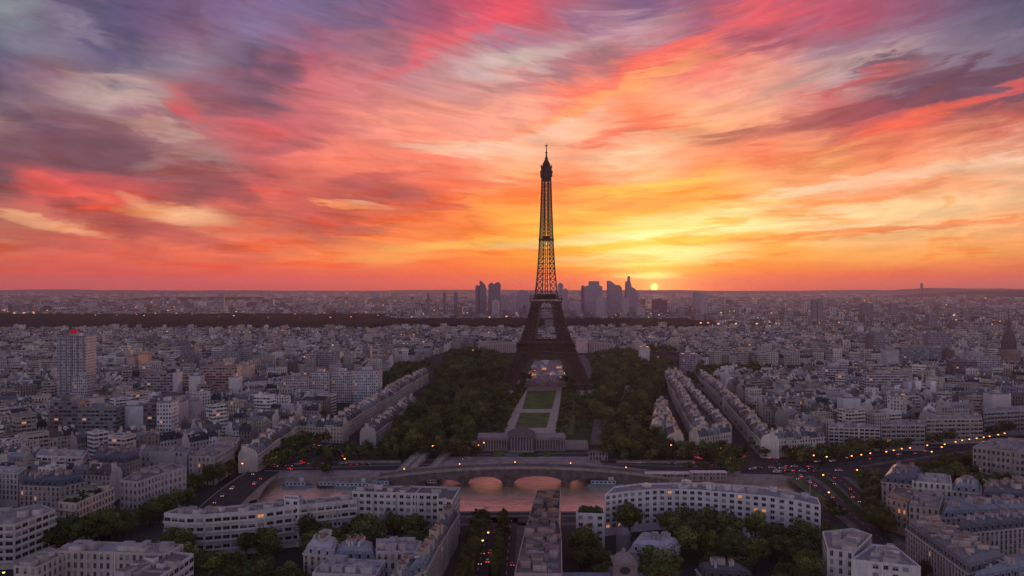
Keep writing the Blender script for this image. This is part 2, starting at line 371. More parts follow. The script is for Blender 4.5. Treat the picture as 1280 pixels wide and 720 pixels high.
def sh(col, k): return tuple(c * k for c in col)
class MB:
    def __init__(s):
        s.v = []; s.f = []; s.c = []; s.m = []; s.uv = []
        s.ang = 0; s.o = (0, 0, 0); s.ca = 1; s.sa = 0
    def xf(s, x, y, z=0, ang=0):
        s.o = (x, y, z); s.ca = math.cos(ang); s.sa = math.sin(ang); return s
    def pt(s, p):
        return (s.o[0] + p[0] * s.ca - p[1] * s.sa, s.o[1] + p[0] * s.sa + p[1] * s.ca, s.o[2] + p[2])
    def face(s, pts, col=(.3, .3, .3), mat=0, uv=None):
        n = len(s.v)
        for p in pts: s.v.append(s.pt(p))
        s.f.append(tuple(range(n, n + len(pts)))); s.c.append(col); s.m.append(mat)
        s.uv.append(uv if uv else [(0, 0)] * len(pts))
    def box(s, x0, x1, y0, y1, z0, z1, col=(.3, .3, .3), mat=0, topmat=None, topcol=None, uvs=False, bottom=False, taper=0):
        t = taper
        a = [(x0, y0), (x1, y0), (x1, y1), (x0, y1)]
        tt = [(x0 + t, y0 + t), (x1 - t, y0 + t), (x1 - t, y1 - t), (x0 + t, y1 - t)]
        u = 0
        for i in range(4):
            p, q = a[i], a[(i + 1) % 4]; pp, qq = tt[i], tt[(i + 1) % 4]
            L = abs(p[0] - q[0]) + abs(p[1] - q[1])
            s.face([(p[0], p[1], z0), (q[0], q[1], z0), (qq[0], qq[1], z1), (pp[0], pp[1], z1)], col, mat,
                   [(u, 0), (u + L, 0), (u + L, z1 - z0), (u, z1 - z0)] if uvs else None)
            u += math.ceil(L / 2.6) * 2.6
        s.face([(x, y, z1) for x, y in tt], topcol or col, mat if topmat is None else topmat)
        if bottom: s.face([(x, y, z0) for x, y in reversed(a)], col, mat)
    def prism(s, poly, z0, z1, col, mat=0, topmat=None, topcol=None, u0=0, top=True, uvs=True):
        n = len(poly); u = u0
        for i in range(n):
            p, q = poly[i], poly[(i + 1) % n]
            L = math.hypot(p[0] - q[0], p[1] - q[1])
            s.face([(p[0], p[1], z0), (q[0], q[1], z0), (q[0], q[1], z1), (p[0], p[1], z1)], col, mat,
                   [(u, 0), (u + L, 0), (u + L, z1 - z0), (u, z1 - z0)] if uvs else None)
            u += math.ceil(L / 2.6) * 2.6
        if top: s.face([(p[0], p[1], z1) for p in poly], topcol or col, mat if topmat is None else topmat)
    def tube(s, p0, p1, r0, r1=None, n=6, col=(.3, .3, .3), mat=0, cap=True):
        r1 = r0 if r1 is None else r1
        p0, p1 = Vector(p0), Vector(p1)
        d = (p1 - p0)
        if d.length < 1e-6: return
        d.normalize()
        a = d.cross(Vector((0, 0, 1)) if abs(d.z) < .9 else Vector((1, 0, 0))).normalized(); c = d.cross(a)
        A = [p0 + (a * math.cos(t) + c * math.sin(t)) * r0 for t in (2 * math.pi * i / n + math.pi / n for i in range(n))]
        B = [p1 + (a * math.cos(t) + c * math.sin(t)) * r1 for t in (2 * math.pi * i / n + math.pi / n for i in range(n))]
        for i in range(n):
            j = (i + 1) % n
            s.face([A[i], A[j], B[j], B[i]], col, mat)
        if cap:
            s.face(B, col, mat); s.face(A[::-1], col, mat)
    def mesh(s, name, mats):
        me = bpy.data.meshes.new(name)
        nv = len(s.v); nf = len(s.f)
        tot = np.array([len(f) for f in s.f], dtype=np.int32)
        me.vertices.add(nv); me.loops.add(int(tot.sum())); me.polygons.add(nf)
        me.vertices.foreach_set('co', np.array(s.v, dtype=np.float32).ravel())
        me.loops.foreach_set('vertex_index', np.array([i for f in s.f for i in f], dtype=np.int32))
        me.polygons.foreach_set('loop_start', np.concatenate(([0], np.cumsum(tot)[:-1])).astype(np.int32))
        me.polygons.foreach_set('material_index', np.array(s.m, dtype=np.int32))
        uvl = me.uv_layers.new(name='UVMap')
        uvl.data.foreach_set('uv', np.array([t for f in s.uv for t in f], dtype=np.float32).ravel())
        ca = me.attributes.new('Col', 'FLOAT_COLOR', 'FACE')
        ca.data.foreach_set('color', np.array([(c[0], c[1], c[2], 1) for c in s.c], dtype=np.float32).ravel())
        for m in mats: me.materials.append(M[m] if isinstance(m, str) else m)
        me.update(); me.validate()
        return me
    def build(s, name, mats, parent=None, loc=None):
        return link(name, s.mesh(name, mats), parent, loc)
def link(name, me, parent=None, loc=None, rz=0):
    o = bpy.data.objects.new(name, me); C.objects.link(o)
    if parent is not None: o.parent = parent
    if loc is not None: o.location = loc
    if rz: o.rotation_euler = (0, 0, rz)
    return o
def tag(o, label=None, cat=None, group=None, kind=None):
    if label: o['label'] = label
    if cat: o['category'] = cat
    if group: o['group'] = group
    if kind: o['kind'] = kind
    return o
def thing(name, loc, label, cat, group=None, rz=0):
    o = bpy.data.objects.new(name, None); o.empty_display_size = 1; C.objects.link(o)
    o.location = loc; o.rotation_euler = (0, 0, rz)
    return tag(o, label, cat, group)
def copy_tree(o, parent=None):
    c = o.copy(); C.objects.link(c)
    if parent is not None: c.parent = parent
    for ch in list(o.children): copy_tree(ch, c)
    return c
def np_mesh(name, V, F, cols, mats, mi=None, uvs=None):
    """quads: V (n,3), F (m,4), cols (m,3)"""
    me = bpy.data.meshes.new(name)
    m = len(F)
    me.vertices.add(len(V)); me.loops.add(m * 4); me.polygons.add(m)
    me.vertices.foreach_set('co', V.astype(np.float32).ravel())
    me.loops.foreach_set('vertex_index', F.astype(np.int32).ravel())
    me.polygons.foreach_set('loop_start', (np.arange(m) * 4).astype(np.int32))
    if mi is not None: me.polygons.foreach_set('material_index', mi.astype(np.int32))
    if uvs is not None:
        me.uv_layers.new(name='UVMap').data.foreach_set('uv', uvs.astype(np.float32).ravel())
    ca = me.attributes.new('Col', 'FLOAT_COLOR', 'FACE')
    ca.data.foreach_set('color', np.concatenate([cols, np.ones((m, 1))], 1).astype(np.float32).ravel())
    for x in mats: me.materials.append(M[x])
    me.update()
    return me
def inpoly(x, y, poly):
    c = False; j = len(poly) - 1
    for i in range(len(poly)):
        xi, yi = poly[i][0], poly[i][1]; xj, yj = poly[j][0], poly[j][1]
        if (yi > y) != (yj > y) and x < (xj - xi) * (y - yi) / (yj - yi) + xi: c = not c
        j = i
    return c
def ccw(poly):
    a = sum(poly[i][0] * poly[(i + 1) % len(poly)][1] - poly[(i + 1) % len(poly)][0] * poly[i][1] for i in range(len(poly)))
    return list(poly) if a > 0 else list(reversed(poly))
def inset(poly, d):
    n = len(poly); out = []
    for i in range(n):
        p0, p1, p2 = Vector(poly[i - 1][:2]), Vector(poly[i][:2]), Vector(poly[(i + 1) % n][:2])
        a = (p1 - p0).normalized(); b = (p2 - p1).normalized()
        na = Vector((-a.y, a.x)); nb = Vector((-b.y, b.x))
        k = na + nb
        if k.length < 1e-4: k = na
        k = k / max(k.dot(na), .35)
        out.append((p1.x + k.x * d, p1.y + k.y * d))
    return out
ORD = ['', 'first', 'second', 'third', 'fourth', 'fifth', 'sixth', 'seventh', 'eighth', 'ninth', 'tenth', 'eleventh', 'twelfth', 'thirteenth', 'fourteenth', 'fifteenth', 'sixteenth', 'seventeenth', 'eighteenth', 'nineteenth', 'twentieth']
def ordinal(n):
    if n <= 20: return ORD[n]
    tens = {2: 'twenty', 3: 'thirty', 4: 'forty', 5: 'fifty', 6: 'sixty'}[n // 10]
    return tens + '-' + ORD[n % 10] if n % 10 else {2: 'twentieth', 3: 'thirtieth', 4: 'fortieth', 5: 'fiftieth', 6: 'sixtieth'}[n // 10]

# ================================================================ the setting: ground, river, roads
WZ = -4.0
river = [P(282, 641), P(1012, 641), P(1012, 598), P(742, 598), P(722, 590), P(714, 581), P(566, 581), P(556, 591), P(545, 597.5), P(340, 598), P(308, 598)]
outer = [(-14000, -300), (14000, -300), (14000, 16300), (-14000, 16300)]
def sheet_with_hole():
    loops = [[Vector((x, y, 0)) for x, y in outer], [Vector((p.x, p.y, 0)) for p in river]]
    tris = tessellate_polygon(loops)
    pts = loops[0] + loops[1]
    b = MB()
    for t in tris:
        q = [pts[i] for i in t]
        n = (q[1] - q[0]).cross(q[2] - q[0])
        b.face(q if n.z > 0 else q[::-1])
    return b
tag(sheet_with_hole().build('ground', ['ground']), kind='structure')
def sheet(name, pts, z, mat, kind='structure'):
    b = MB(); q = ccw([(p[0], p[1]) for p in pts])
    loops = [[Vector((x, y, 0)) for x, y in q]]
    for t in tessellate_polygon(loops):
        r = [loops[0][i] for i in t]
        n = (r[1] - r[0]).cross(r[2] - r[0])
        r = r if n.z > 0 else r[::-1]
        b.face([(a.x, a.y, z) for a in r])
    return tag(b.build(name, [mat]), kind=kind)
# water
m, b, p = newmat('water_mat'); p.inputs['Specular IOR Level'].default_value = .5
pos = geo(b)
f1, _ = b.noise(pos, .11, 5, .65); f2, _ = b.noise(pos, 1.3, 3, .6); f3, _ = b.noise(pos, .03, 4, .6)
bump = b.n('ShaderNodeBump'); bump.inputs['Strength'].default_value = .75; bump.inputs['Distance'].default_value = 1.0
b.put(bump.inputs['Height'], b.m('ADD', b.m('MULTIPLY', f1, 1.5), b.m('MULTIPLY', f2, .3)))
b.t.links.new(bump.outputs[0], p.inputs['Normal'])
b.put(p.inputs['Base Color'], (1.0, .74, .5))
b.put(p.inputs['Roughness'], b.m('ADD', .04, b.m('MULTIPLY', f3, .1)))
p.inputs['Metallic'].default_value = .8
p.inputs['IOR'].default_value = 1.5
M['water'] = m
sheet('river_water', [(-330, 430), (420, 430), (420, 580), (-330, 580)], WZ, 'water')
# quay walls lining the river
for i in range(len(river)):
    pass
bq = MB()
rv = ccw([(p.x, p.y) for p in river]); ro = inset(rv, -0.6)
for i in range(len(rv)):
    j = (i + 1) % len(rv)
    p, q, pp, qq = rv[i], rv[j], ro[i], ro[j]
    bq.face([(q[0], q[1], WZ - .5), (p[0], p[1], WZ - .5), (p[0], p[1], .9), (q[0], q[1], .9)])
    bq.face([(p[0], p[1], .9), (q[0], q[1], .9), (qq[0], qq[1], .9), (pp[0], pp[1], .9)][::-1])
    bq.face([(pp[0], pp[1], -.02), (qq[0], qq[1], -.02), (qq[0], qq[1], .9), (pp[0], pp[1], .9)])
tag(bq.build('quay_wall', ['stone']), 'pale stone quay wall edging the river on both banks', 'quay wall')

def strip(name, pts, w, z, mat):
    """ribbon along a polyline of ground points"""
    b = MB(); L = []; Rr = []
    for i, p in enumerate(pts):
        a = Vector(pts[max(i - 1, 0)][:2]); c = Vector(pts[min(i + 1, len(pts) - 1)][:2])
        d = (c - a).normalized(); n = Vector((-d.y, d.x)) * w / 2
        L.append((p[0] + n.x, p[1] + n.y, z)); Rr.append((p[0] - n.x, p[1] - n.y, z))
    for i in range(len(pts) - 1):
        b.face([Rr[i], Rr[i + 1], L[i + 1], L[i]])
    return tag(b.build(name, [mat]), kind='structure')
def off(pts, d):
    out = []
    for i, p in enumerate(pts):
        a = Vector(pts[max(i - 1, 0)][:2]); c = Vector(pts[min(i + 1, len(pts) - 1)][:2])
        t = (c - a).normalized(); out.append(Vector((p[0] - t.y * d, p[1] + t.x * d, 0)))
    return out
def road(pts, w, name='road', marks=True):
    strip('pavement', pts, w + 9, .05, 'pave')
    strip(name, pts, w, .10, 'road')
    if marks:
        b = MB(); 
        for i in range(len(pts) - 1):
            a, c = Vector(pts[i][:2]), Vector(pts[i + 1][:2]); L = (c - a).length; d = (c - a) / L; n = Vector((-d.y, d.x))
            k = 0
            while k < L - 4:
                p = a + d * k; q = a + d * (k + 4)
                b.face([(p.x - n.x * .12, p.y - n.y * .12, .15), (q.x - n.x * .12, q.y - n.y * .12, .15), (q.x + n.x * .12, q.y + n.y * .12, .15), (p.x + n.x * .12, p.y + n.y * .12, .15)][::-1])
                k += 10
        tag(b.build('road_marking', ['marking']), kind='structure')
quay_far = [P(150, 588), P(330, 590), P(560, 589)]
quay_far2 = [P(735, 589), P(1000, 590)]
embank = [P(60, 583), P(330, 583), P(590, 576), P(720, 576), P(960, 583), P(1010, 586)]
boul = [P(280, 566), P(400, 564), P(600, 566), P(760, 564), P(960, 568)]
rightboul = [P(985, 583), P(1060, 579), P(1140, 568), P(1230, 556), P(1330, 541)]
avenue = [P(592, 735), P(600, 700), P(613, 655), P(617, 646)]
avenue2 = [P(632, 740), P(634, 700), P(638, 660), P(640, 646)]
nearquay = [P(-60, 700), P(60, 672), P(150, 652), P(240, 645), P(300, 650), P(560, 651), P(1000, 648)]
rightav = [P(968, 575), P(1010, 603), P(1060, 640), P(1100, 672), P(1135, 715)]
rightav2 = [P(1005, 575), P(1050, 600), P(1095, 640), P(1120, 668)]
upav = [P(975, 582), P(940, 540), P(905, 502), P(875, 478), P(853, 458)]
leftav = [P(330, 583), P(400, 556), P(470, 512), P(530, 478)]
sheet('river_promenade', [P(340, 597.8), P(545, 597), P(560, 588), P(330, 588)], .04, 'plaza')
sheet('river_promenade', [P(745, 597.6), P(1008, 597.6), P(1004, 589), P(740, 588)], .04, 'plaza')
sheet('square', [P(520, 590), P(560, 586), P(566, 581.5), P(714, 581.5), P(722, 586), P(760, 590), P(745, 571), P(560, 571)], .16, 'plaza')
sheet('junction', [P(925, 592), P(1060, 596), P(1085, 575), P(1010, 566), P(930, 570)], .13, 'road')
for r_, w_ in ((embank, 11), (boul, 9), (rightboul, 18), (avenue, 9), (avenue2, 7), (nearquay, 10), (rightav, 10), (rightav2, 9), (upav, 12), (leftav, 9)):
    road(r_, w_)
sheet('lawn', [P(985, 592), P(992, 592), P(1060, 645), P(1040, 640)], .17, 'grass')
sheet('lawn', [P(1018, 590), P(1026, 590), P(1092, 652), P(1078, 652)], .17, 'garden')
sheet('lawn', [P(282, 720), P(300, 700), P(345, 700), P(340, 716)], .12, 'grass')
sheet('lawn', [P(810, 688), P(900, 678), P(945, 690), P(905, 700), P(840, 706)], .12, 'garden')
# park floor and its lawns
sheet('park_ground', [P(440, 562), P(505, 520), P(560, 455), P(640, 445), P(760, 445), P(835, 460), P(812, 520), P(860, 556), P(700, 562), P(600, 562)], .06, 'garden')
sheet('sand_path', [P(622, 546), P(661, 482), P(703, 482), P(694, 546)], .12, 'sand')
sheet('lawn', [P(643.5, 535), P(650.5, 516), P(688, 516), P(683, 535)], .18, 'grass')
sheet('lawn', [P(652.5, 511.5), P(659.5, 488.5), P(696, 488.5), P(690, 511.5)], .18, 'grass')
sheet('lawn', [P(614, 543), P(640, 490), P(653, 490), P(628, 543)], .14, 'grass')
sheet('lawn', [P(698, 543), P(706, 490), P(728, 490), P(716, 543)], .14, 'grass')
sheet('esplanade', [P(655, 484), P(668, 450), P(702, 450), P(708, 484)], .2, 'plaza')
sheet('esplanade', [P(738, 486), P(716, 444), P(730, 444), P(752, 470)], .2, 'pave')
sheet('esplanade', [P(738, 556), P(742, 524), P(758, 524), P(760, 556)], .2, 'pave')
# garden plots beside the museum
sheet('lawn', [P(438, 578), P(462, 561), P(538, 561), P(520, 578)], .19, 'garden')
sheet('lawn', [P(775, 578), P(766, 563), P(848, 563), P(860, 578)], .19, 'garden')
sheet('lawn', [P(615, 571.5), P(620, 561), P(632, 561), P(628, 571.5)], .22, 'grass')
sheet('paved_plot', [P(630, 571.5), P(633.5, 561), P(650, 561), P(648, 571.5)], .22, 'pave')
sheet('paved_plot', [P(651, 571.5), P(653, 561), P(671, 561), P(672, 571.5)], .22, 'garden')
sheet('lawn', [P(680, 571.5), P(679, 561), P(686, 561), P(688, 571.5)], .22, 'grass')
# ================================================================ distant terrain
def ridge(name, x0, x1, Y, depth, htf, n=160, seed=1, mat='hill'):
    b = MB(); rr = random.Random(seed); ph = [rr.uniform(0, 6.28) for _ in range(6)]
    def H(t):
        x = x0 + (x1 - x0) * t
        w_ = sum(math.sin(x * k / 1000 + ph[i]) * a for i, (k, a) in enumerate(((.7, .3), (1.6, .22), (3.7, .1), (7, .06), (15, .04))))
        return htf(t) * (1 + .25 * w_)
    for i in range(n):
        a, c = i / n, (i + 1) / n
        xa, xc = x0 + (x1 - x0) * a, x0 + (x1 - x0) * c
        rows = [(0, 0), (.25, .45), (.5, .85), (.75, 1), (1, .4)]
        for k in range(4):
            (d0, h0), (d1, h1) = rows[k], rows[k + 1]
            b.face([(xa, Y + depth * d0, H(a) * h0), (xc, Y + depth * d0, H(c) * h0), (xc, Y + depth * d1, H(c) * h1), (xa, Y + depth * d1, H(a) * h1)])
    return tag(b.build(name, [mat]), kind='structure')
bell = lambda t, e=.12: min(1, max(0, min(t, 1 - t) / e)) ** .6
ridge('hills', -13500, 13500, 14200, 1700, lambda t: 98, 300, 3)
ridge('hills', 5600, 13500, 13200, 900, lambda t: 122 * bell(t, .2), 120, 9)
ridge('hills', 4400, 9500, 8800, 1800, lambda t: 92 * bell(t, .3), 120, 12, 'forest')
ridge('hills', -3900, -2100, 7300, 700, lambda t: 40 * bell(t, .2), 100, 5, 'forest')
ridge('hills', -7500, -4200, 9000, 700, lambda t: 30 * bell(t, .2), 80, 6, 'forest')

# ================================================================ generic town houses
ZINC = [(.065, .07, .085), (.1, .105, .12), (.17, .175, .2), (.04, .043, .052), (.27, .27, .28), (.1, .085, .078)]
WALLS = [(.52, .46, .41), (.6, .54, .48), (.36, .31, .28), (.54, .45, .36), (.66, .62, .58), (.27, .235, .215), (.55, .47, .45), (.72, .69, .67)]
WNAME = ['cream', 'pale cream', 'taupe', 'honey stone', 'off-white', 'brown-grey', 'pinkish grey', 'white']
ZNAME = ['slate grey', 'zinc grey', 'pale zinc', 'dark slate', 'light grey', 'brown-grey']
MATS = ['facade', 'roof', 'wall', 'mansard', 'clay', 'bands']
def house_parts(rr, w, d, h, kind, wc, zc, lod=0):
    """returns list of (part name, parent part, MB) in local coordinates, front towards -y"""
    W = MB(); Rf = MB(); out = []
    x0, x1, y0, y1 = -w / 2, w / 2, -d / 2, d / 2
    facademat = 5 if kind == 'flat' and rr.random() < .55 else 0
    if kind == 'mansard':
        hw = h - 5.2; hr = 3.2
        u = rr.randint(0, 40) * 2.6
        k = 1.0
        W.face([(x0, y0, 0), (x1, y0, 0), (x1, y0, hw), (x0, y0, hw)], wc, 0, [(u, 0), (u + w, 0), (u + w, hw), (u, hw)])
        W.face([(x1, y1, 0), (x0, y1, 0), (x0, y1, hw), (x1, y1, hw)], wc, 0, [(u, 0), (u + w, 0), (u + w, hw), (u, hw)])
        prof = [(y0, 0), (y1, 0), (y1, hw), (y1 - 1.3, hw + hr), (0, h), (y0 + 1.3, hw + hr), (y0, hw)]
        gc = sh(wc, rr.uniform(.8, 1.15))
        W.face([(x1, y, z) for y, z in prof], gc, 2)
        W.face([(x0, y, z) for y, z in prof[::-1]], gc, 2)
        # cornice
        W.box(x0, x1, y0 - .45, y0 + .02, hw - .3, hw + .12, wc, 2)
        for (ya, za, yb, zb, mt) in ((y0, hw + .12, y0 + 1.3, hw + hr, 3), (y0 + 1.3, hw + hr, 0, h, 1)):
            Rf.face([(x0 + .05, ya, za), (x1 - .05, ya, za), (x1 - .05, yb, zb), (x0 + .05, yb, zb)], zc, mt, [(u, 0), (u + w, 0), (u + w, 3.2), (u, 3.2)])
            Rf.face([(x1 - .05, -ya, za), (x0 + .05, -ya, za), (x0 + .05, -yb, zb), (x1 - .05, -yb, zb)], zc, mt, [(u, 0), (u + w, 0), (u + w, 3.2), (u, 3.2)])
        for q in range(rr.randint(1, 4)):
            cx = rr.uniform(x0 + 1, x1 - 1); cy = rr.uniform(-d * .3, d * .3); a = rr.uniform(.4, 1.5); e = rr.uniform(.3, .9)
            kk = rr.choice((.25, .6, 1.0, 1.25))
            Rf.box(cx - a, cx + a, cy - e, cy + e, hw + 2.6, h + rr.uniform(.3, 1.5), tuple(v * kk for v in wc), 2)
        if lod < 2:
            for q in range(rr.randint(1, 4)):
                cx = rr.uniform(x0 + .8, x1 - .8); yy = rr.choice((-1, 1)) * rr.uniform(.12, .3) * d; zz_ = h - abs(yy) / (d / 2) * 2.2
                Rf.box(cx - rr.uniform(.3, .8), cx + .4, yy - .5, yy + .5, zz_ - .6, zz_ + .45, sh((.75, .72, .7), rr.uniform(.5, 1)), 2)
            nd = int(w / 2.6) if lod == 0 else 0
            for i in range(nd):
                cx = x0 + (i + .5) * w / nd
                if rr.random() < .8: Rf.box(cx - .62, cx + .62, y0 + .1, y0 + 1.4, hw + .4, hw + 2.3, tuple(c * 1.5 for c in zc), 1)
            for sx in (x0, x1):
                c = MB(); L = rr.uniform(2, 4.5); yy = rr.uniform(-d * .2, d * .2)
                c.box(sx - .35, sx + .35, yy - L / 2, yy + L / 2, hw + 2, h + rr.uniform(.8, 2), tuple(v * 1.05 for v in wc), 2)
                if lod == 0:
                    for q in range(int(L / .7)):
                        c.box(sx - .16, sx + .16, yy - L / 2 + .25 + q * .7, yy - L / 2 + .55 + q * .7, h + 1.9, h + 2.6, (.3, .14, .09), 4)
                    # caps reach the pots
                    c.box(sx - .42, sx + .42, yy - L / 2 - .08, yy + L / 2 + .08, h + 1.7, h + 1.95, tuple(v * .9 for v in wc), 2)
                out.append(('chimney', 'roof', c))
    elif kind == 'gable':
        hw = h - 3
        u = rr.randint(0, 40) * 2.6
        W.box(x0, x1, y0, y1, 0, hw, wc, 0, 2, uvs=True)
        for s_ in (1, -1):
            W.face([(s_ * w / 2, y0, hw), (s_ * w / 2, y1, hw), (s_ * w / 2, 0, h)][::s_], wc, 2)
        Rf.face([(x0, y0 - .3, hw - .1), (x1, y0 - .3, hw - .1), (x1, 0, h + .05), (x0, 0, h + .05)], zc, 1)
        Rf.face([(x1, y1 + .3, hw - .1), (x0, y1 + .3, hw - .1), (x0, 0, h + .05), (x1, 0, h + .05)], zc, 1)
        if lod < 2:
            c = MB(); c.box(x0, x0 + .8, -1.4, 1.4, h - 2, h + 1.5, wc, 2); out.append(('chimney', 'roof', c))
    else:
        W.box(x0, x1, y0, y1, 0, h, wc, facademat, 2, uvs=True)
        Rf.box(x0 + .4, x1 - .4, y0 + .4, y1 - .4, h - .2, h + .06, zc, 1)
        if lod < 2:
            for (a, b_, c_, e) in ((x0, x1, y0, y0 + .3), (x0, x1, y1 - .3, y1), (x0, x0 + .3, y0 + .3, y1 - .3), (x1 - .3, x1, y0 + .3, y1 - .3)):
                W.box(a, b_, c_, e, h, h + .8, wc, 2)
        for q in range(rr.randint(1, 3)):
            c = MB(); a = rr.uniform(1.2, 3.5); bb = rr.uniform(1.2, 2.6); cx = rr.uniform(x0 + a, x1 - a) if w > 2 * a else 0; cy = rr.uniform(y0 + bb, y1 - bb)
            c.box(cx - a / 2, cx + a / 2, cy - bb / 2, cy + bb / 2, h, h + rr.uniform(1, 2.8), sh(wc, rr.uniform(.5, 1.1)), 2)
            out.append(('rooftop_box', 'roof', c))
    return [('wall', None, W), ('roof', None, Rf)] + out
KIND = {'mansard': 'mansard', 'flat': 'flat', 'gable': 'pitched'}
def place_house(lot, label, group):
    x, y, w, d, h, ang, kind, wi, zi, seed = lot
    rr = random.Random(seed)
    root = thing('town_house', (x, y, 0), label, 'building', group, ang)
    made = {}
    for nm, par, b in house_parts(rr, w, d, h, kind, WALLS[wi], ZINC[zi], 0):
        made[nm] = b.build(nm, MATS, made.get(par, root) if par else root)
    return root
def merge_house(G, lot, lod):
    x, y, w, d, h, ang, kind, wi, zi, seed = lot
    rr = random.Random(seed)
    k = rr.uniform(.8, 1.12)
    for nm, par, b in house_parts(rr, w, d, h, kind, tuple(c * k for c in WALLS[wi]), ZINC[zi], lod):
        n = len(G.v); ca_, sa_ = math.cos(ang), math.sin(ang)
        G.v.extend((x + p[0] * ca_ - p[1] * sa_, y + p[0] * sa_ + p[1] * ca_, p[2]) for p in b.v)
        G.f.extend(tuple(i + n for i in f) for f in b.f)
        G.c.extend(b.c); G.m.extend(b.m); G.uv.extend(b.uv)

def wpoly(px): return [(p.x, p.y) for p in (P(*q) for q in px)]
occupied = []     # footprints no generic house may touch
def blocked(x, y, r=0, roads=True):
    for poly, bb in (occupied if roads else occupied[NROAD:]):
        if bb[0] - r < x < bb[1] + r and bb[2] - r < y < bb[3] + r:
            if inpoly(x, y, poly): return True
    return False
def occupy(poly, grow=0):
    q = ccw([(p[0], p[1]) for p in poly])
    if grow:
        q = inset(q, -grow)
    xs = [p[0] for p in q]; ysv = [p[1] for p in q]
    occupied.append((q, (min(xs), max(xs), min(ysv), max(ysv))))
def ribbon(pts, w):
    L = off(pts, w / 2); Q = off(pts, -w / 2)
    return [(p.x, p.y) for p in L] + [(p.x, p.y) for p in Q[::-1]]
for r_, w_ in ((leftav, 16), (upav, 22), (rightboul, 30), (embank, 16), (boul, 16)):
    for i in range(len(r_) - 1):
        occupy(ribbon(r_[i:i + 2], w_))
NROAD = len(occupied)

# ================================================================ landmark buildings of the near and middle distance
def win_mesh(w, h, lit=0, name='window'):
    b = MB()
    b.box(-w / 2, w / 2, -.10, .02, -.16, 0, (.4, .38, .36), 0)                      # sill
    for (a, c, e, f) in ((-w / 2, -w / 2 + .12, 0, h), (w / 2 - .12, w / 2, 0, h), (-w / 2 + .12, w / 2 - .12, h - .12, h), (-.05, .05, 0, h - .12)):
        b.box(a, c, -.07, .02, e, f, mat=0)
    b.face([(-w / 2 + .1, -.035, 0), (w / 2 - .1, -.035, 0), (w / 2 - .1, -.035, h - .1), (-w / 2 + .1, -.035, h - .1)], mat=1)
    if lit == 3: b.face([(-w / 2 + .1, -.042, h * .45), (w / 2 - .1, -.042, h * .45), (w / 2 - .1, -.042, h - .1), (-w / 2 + .1, -.042, h - .1)], mat=2)
    return b.mesh(name, ['frame', ('glass', 'lit', 'blind', 'glass')[lit], 'blind'])
WIN = {k: tuple(win_mesh(*v, lit=t_) for t_ in range(4)) for k, v in {'tall': (1.25, 2.1), 'wide': (2.1, 1.55), 'band': (3.1, 1.6), 'slot': (1.5, 2.4)}.items()}
BAY = {'tall': 2.5, 'wide': 3.3, 'band': 3.5, 'slot': 2.6}
def windows_on(wall, p0, p1, z0, z1, style, floors, rr, count, litp=.02, skip=.0, proud=.03):
    d = Vector((p1[0] - p0[0], p1[1] - p0[1])); L = d.length
    n = max(1, int((L - .6) / BAY[style])); d.normalize()
    nrm = Vector((d.y, -d.x)); ang = math.atan2(d.y, d.x)
    fh = (z1 - z0) / floors
    for f in range(floors):
        for i in range(n):
            if skip and rr.random() < skip: continue
            t = (i + .5) / n * L
            lit = 1 if rr.random() < litp else rr.choice((0, 0, 0, 0, 0, 2, 3, 3))
            if count[0] >= 100:
                X, me = count[1], WIN[style][lit]
                ca_, sa_ = math.cos(ang), math.sin(ang); ox, oy, oz = p0[0] + d.x * t + nrm.x * proud, p0[1] + d.y * t + nrm.y * proud, z0 + f * fh + .85
                for pl in me.polygons:
                    X.face([(ox + v[0] * ca_ - v[1] * sa_, oy + v[0] * sa_ + v[1] * ca_, oz + v[2]) for v in (me.vertices[k_].co for k_ in pl.vertices)], (.3, .28, .27), 0 if pl.material_index == 0 else (3 if pl.material_index == 2 or lit == 2 else (2 if lit == 1 else 1)))
                continue
            o = bpy.data.objects.new('window', WIN[style][lit]); C.objects.link(o)
            o.parent = wall
            o.location = (p0[0] + d.x * t + nrm.x * proud, p0[1] + d.y * t + nrm.y * proud, z0 + f * fh + .85)
            o.rotation_euler = (0, 0, ang)
            count[0] += 1
